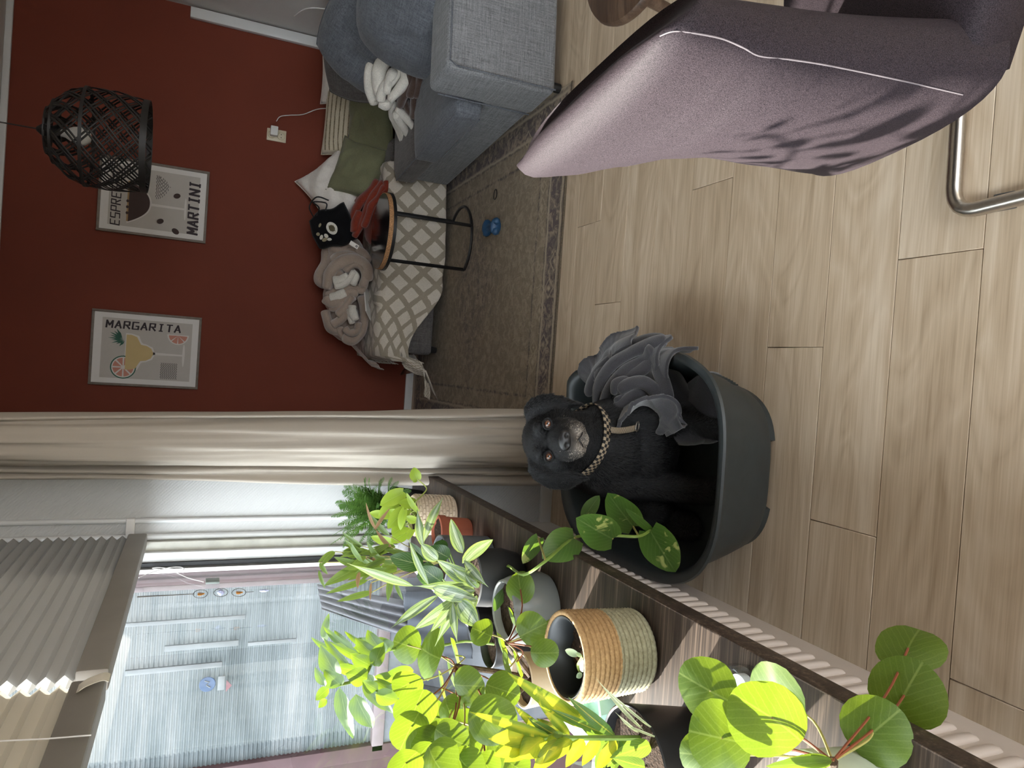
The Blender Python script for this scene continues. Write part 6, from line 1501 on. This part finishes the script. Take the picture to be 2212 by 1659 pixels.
# -------- tealight in a glass
tl_ = PZ(1592, 1487, SZ+.03); tl_.z = SZ
tea = empty('tealight_holder', (tl_.x, tl_.y, SZ), 'clear glass tealight holder with an unlit white candle on the sill', 'candle holder')
MB().lathe([(.001, 0), (.026, 0), (.030, .004), (.034, .025), (.034, .045), (.031, .045), (.030, .025), (.027, .012), (.001, .012)], 32, tuple(tl_)).build('glass_cup', M['clear'], tea, smooth=40)
MB().lathe([(.001, .0), (.019, .0), (.0195, .014), (.018, .0135), (.001, .0125)], 24, (tl_.x, tl_.y, SZ+.014)).build('candle', simple('white wax', (.68, .68, .66), .5), tea, smooth=40)
MB().tube([(tl_.x, tl_.y, SZ+.026), (tl_.x+.001, tl_.y, SZ+.036)], .0012, 6).build('wick', M['black'], tea)
# -------- near pilea in a pale pot
ncx = PX(1800, 1650, -.435); ncx = (-.485, .59)
pot('pale_pot', ncx, cyl(.062, .070, .09, .005), simple('pale mint pot', (.50, .56, .44), .35), 'pale pot of the pilea nearest the viewer', GP, soil=(.064, .07))
npl = empty('pilea', (*ncx, SZ+.07), 'pilea nearest the viewer with a few large round leaves over the sill edge', 'plant')
Z5 = lambda x, y: (1400+x*.3671, 1209+y*.3671)
nn_ = PY(*Z5(1085, 1185), .555)
stalk(npl, [V((*ncx, SZ+.065)), nn_], .006, ST['bark'], 'stem')
NL = [(360, 770, 168, 140, .70, (.2, -.4, .8)), (430, 1050, 178, 140, .64, None), (770, 830, 190, 180, .66, (-.2, -.2, .9)), (725, 930, 165, 215, .61, (.75, -.5, .3)), (330, 1150, 135, 100, .66, None), (1505, 800, 188, 178, .60, (.2, -.35, .9)), (1320, 1020, 178, 150, .575, (.1, -.35, .9)), (1530, 520, 165, 130, .63, (.5, -.2, .5))]
pilea(npl, nn_, NL, Z5, PY, .3671, smat=('pink', 'red'))
for (x_, y_, rx) in ((780, 1190, 60), (880, 1160, 50), (960, 1190, 50), (700, 1215, 60)):
    c = PY(*Z5(x_, y_), .57); put_leaf(npl, nn_, c, rx*.3671, G['pilea'], 'oval', droop=.5, fold=.3, name='young_leaf')

# -------- crystal hanger
sc_ = empty('sun_catcher', PX(300, 1290, -.66), 'crystal sun catcher with amber hearts hanging below the blind', 'sun catcher')
wire = simple('dark wire', (.08, .07, .06), .4, .8)
ps = [PX(x_, y_, -.66) for x_, y_ in ((296, 1290), (420, 1283), (433, 1283), (477, 1280), (516, 1280), (548, 1278), (570, 1276))]
MB().tube([ps[0], ps[1]], .0011, 6).build('chain', wire, sc_); MB().tube([ps[0]+V((0, .006, 0)), ps[1]], .0008, 6).build('chain', wire, sc_); MB().tube([ps[4]-V((0, 0, .018)), ps[5]], .0008, 6).build('chain', wire, sc_)
amb = simple('amber', (.36, .15, .03), .15, var=.3); cry = simple('crystal', (.42, .44, .62), .08, var=.5, vs=90)
for i, c in enumerate((ps[2], ps[3], ps[4])):
    MB().tube([c+V((.016*math.cos(a)*.35, .018*math.cos(a), .018*math.sin(a))) for a in [2*math.pi*j/28 for j in range(29)]], .0008, 6, cap=False).build('wire_ring', wire, sc_)
    if i == 1: MB().lathe([(.001, -.010), (.007, -.005), (.010, 0), (.007, .005), (.001, .010)], 8, tuple(c)).build('crystal', cry, sc_, smooth=0)
    else:
        pts = []
        for j in range(24):
            a = 2*math.pi*j/24; x_ = 16*math.sin(a)**3; y_ = 13*math.cos(a)-5*math.cos(2*a)-2*math.cos(3*a)-math.cos(4*a); pts.append((x_, y_))
        MB().loft([[c+V((o_, x_*.00066*k, y_*.00066*k)) for x_, y_ in pts] for o_, k in ((-.0022, .8), (0, 1), (.0022, .8))]).build('heart', amb, sc_, smooth=50)
MB().lathe([(.0005, -.014), (.004, -.004), (.0035, .006), (.0005, .012)], 7, tuple(ps[6])).build('drop', cry, sc_, smooth=0)
# -------- sensor stuck on the window
sn = empty('window_sensor', PX(460, 1255, -.705), 'small grey sensor box with a thin white wire on the window glass', 'sensor')
c = PX(459, 1255, -.703); MB().box((c.x-.003, c.y-.022, c.z-.02), (c.x+.004, c.y+.022, c.z+.02)).build('housing', simple('grey sensor', (.20, .23, .21), .5), sn, bevel=.002)
MB().tube(bez([PX(x_, y_, -.702) for x_, y_ in ((440, 1257), (405, 1248), (370, 1233), (330, 1228), (345, 1226), (395, 1231), (390, 1225), (360, 1227), (318, 1240), (300, 1248))], 5), .0012, 6).build('wire', M['white_plastic'], sn)
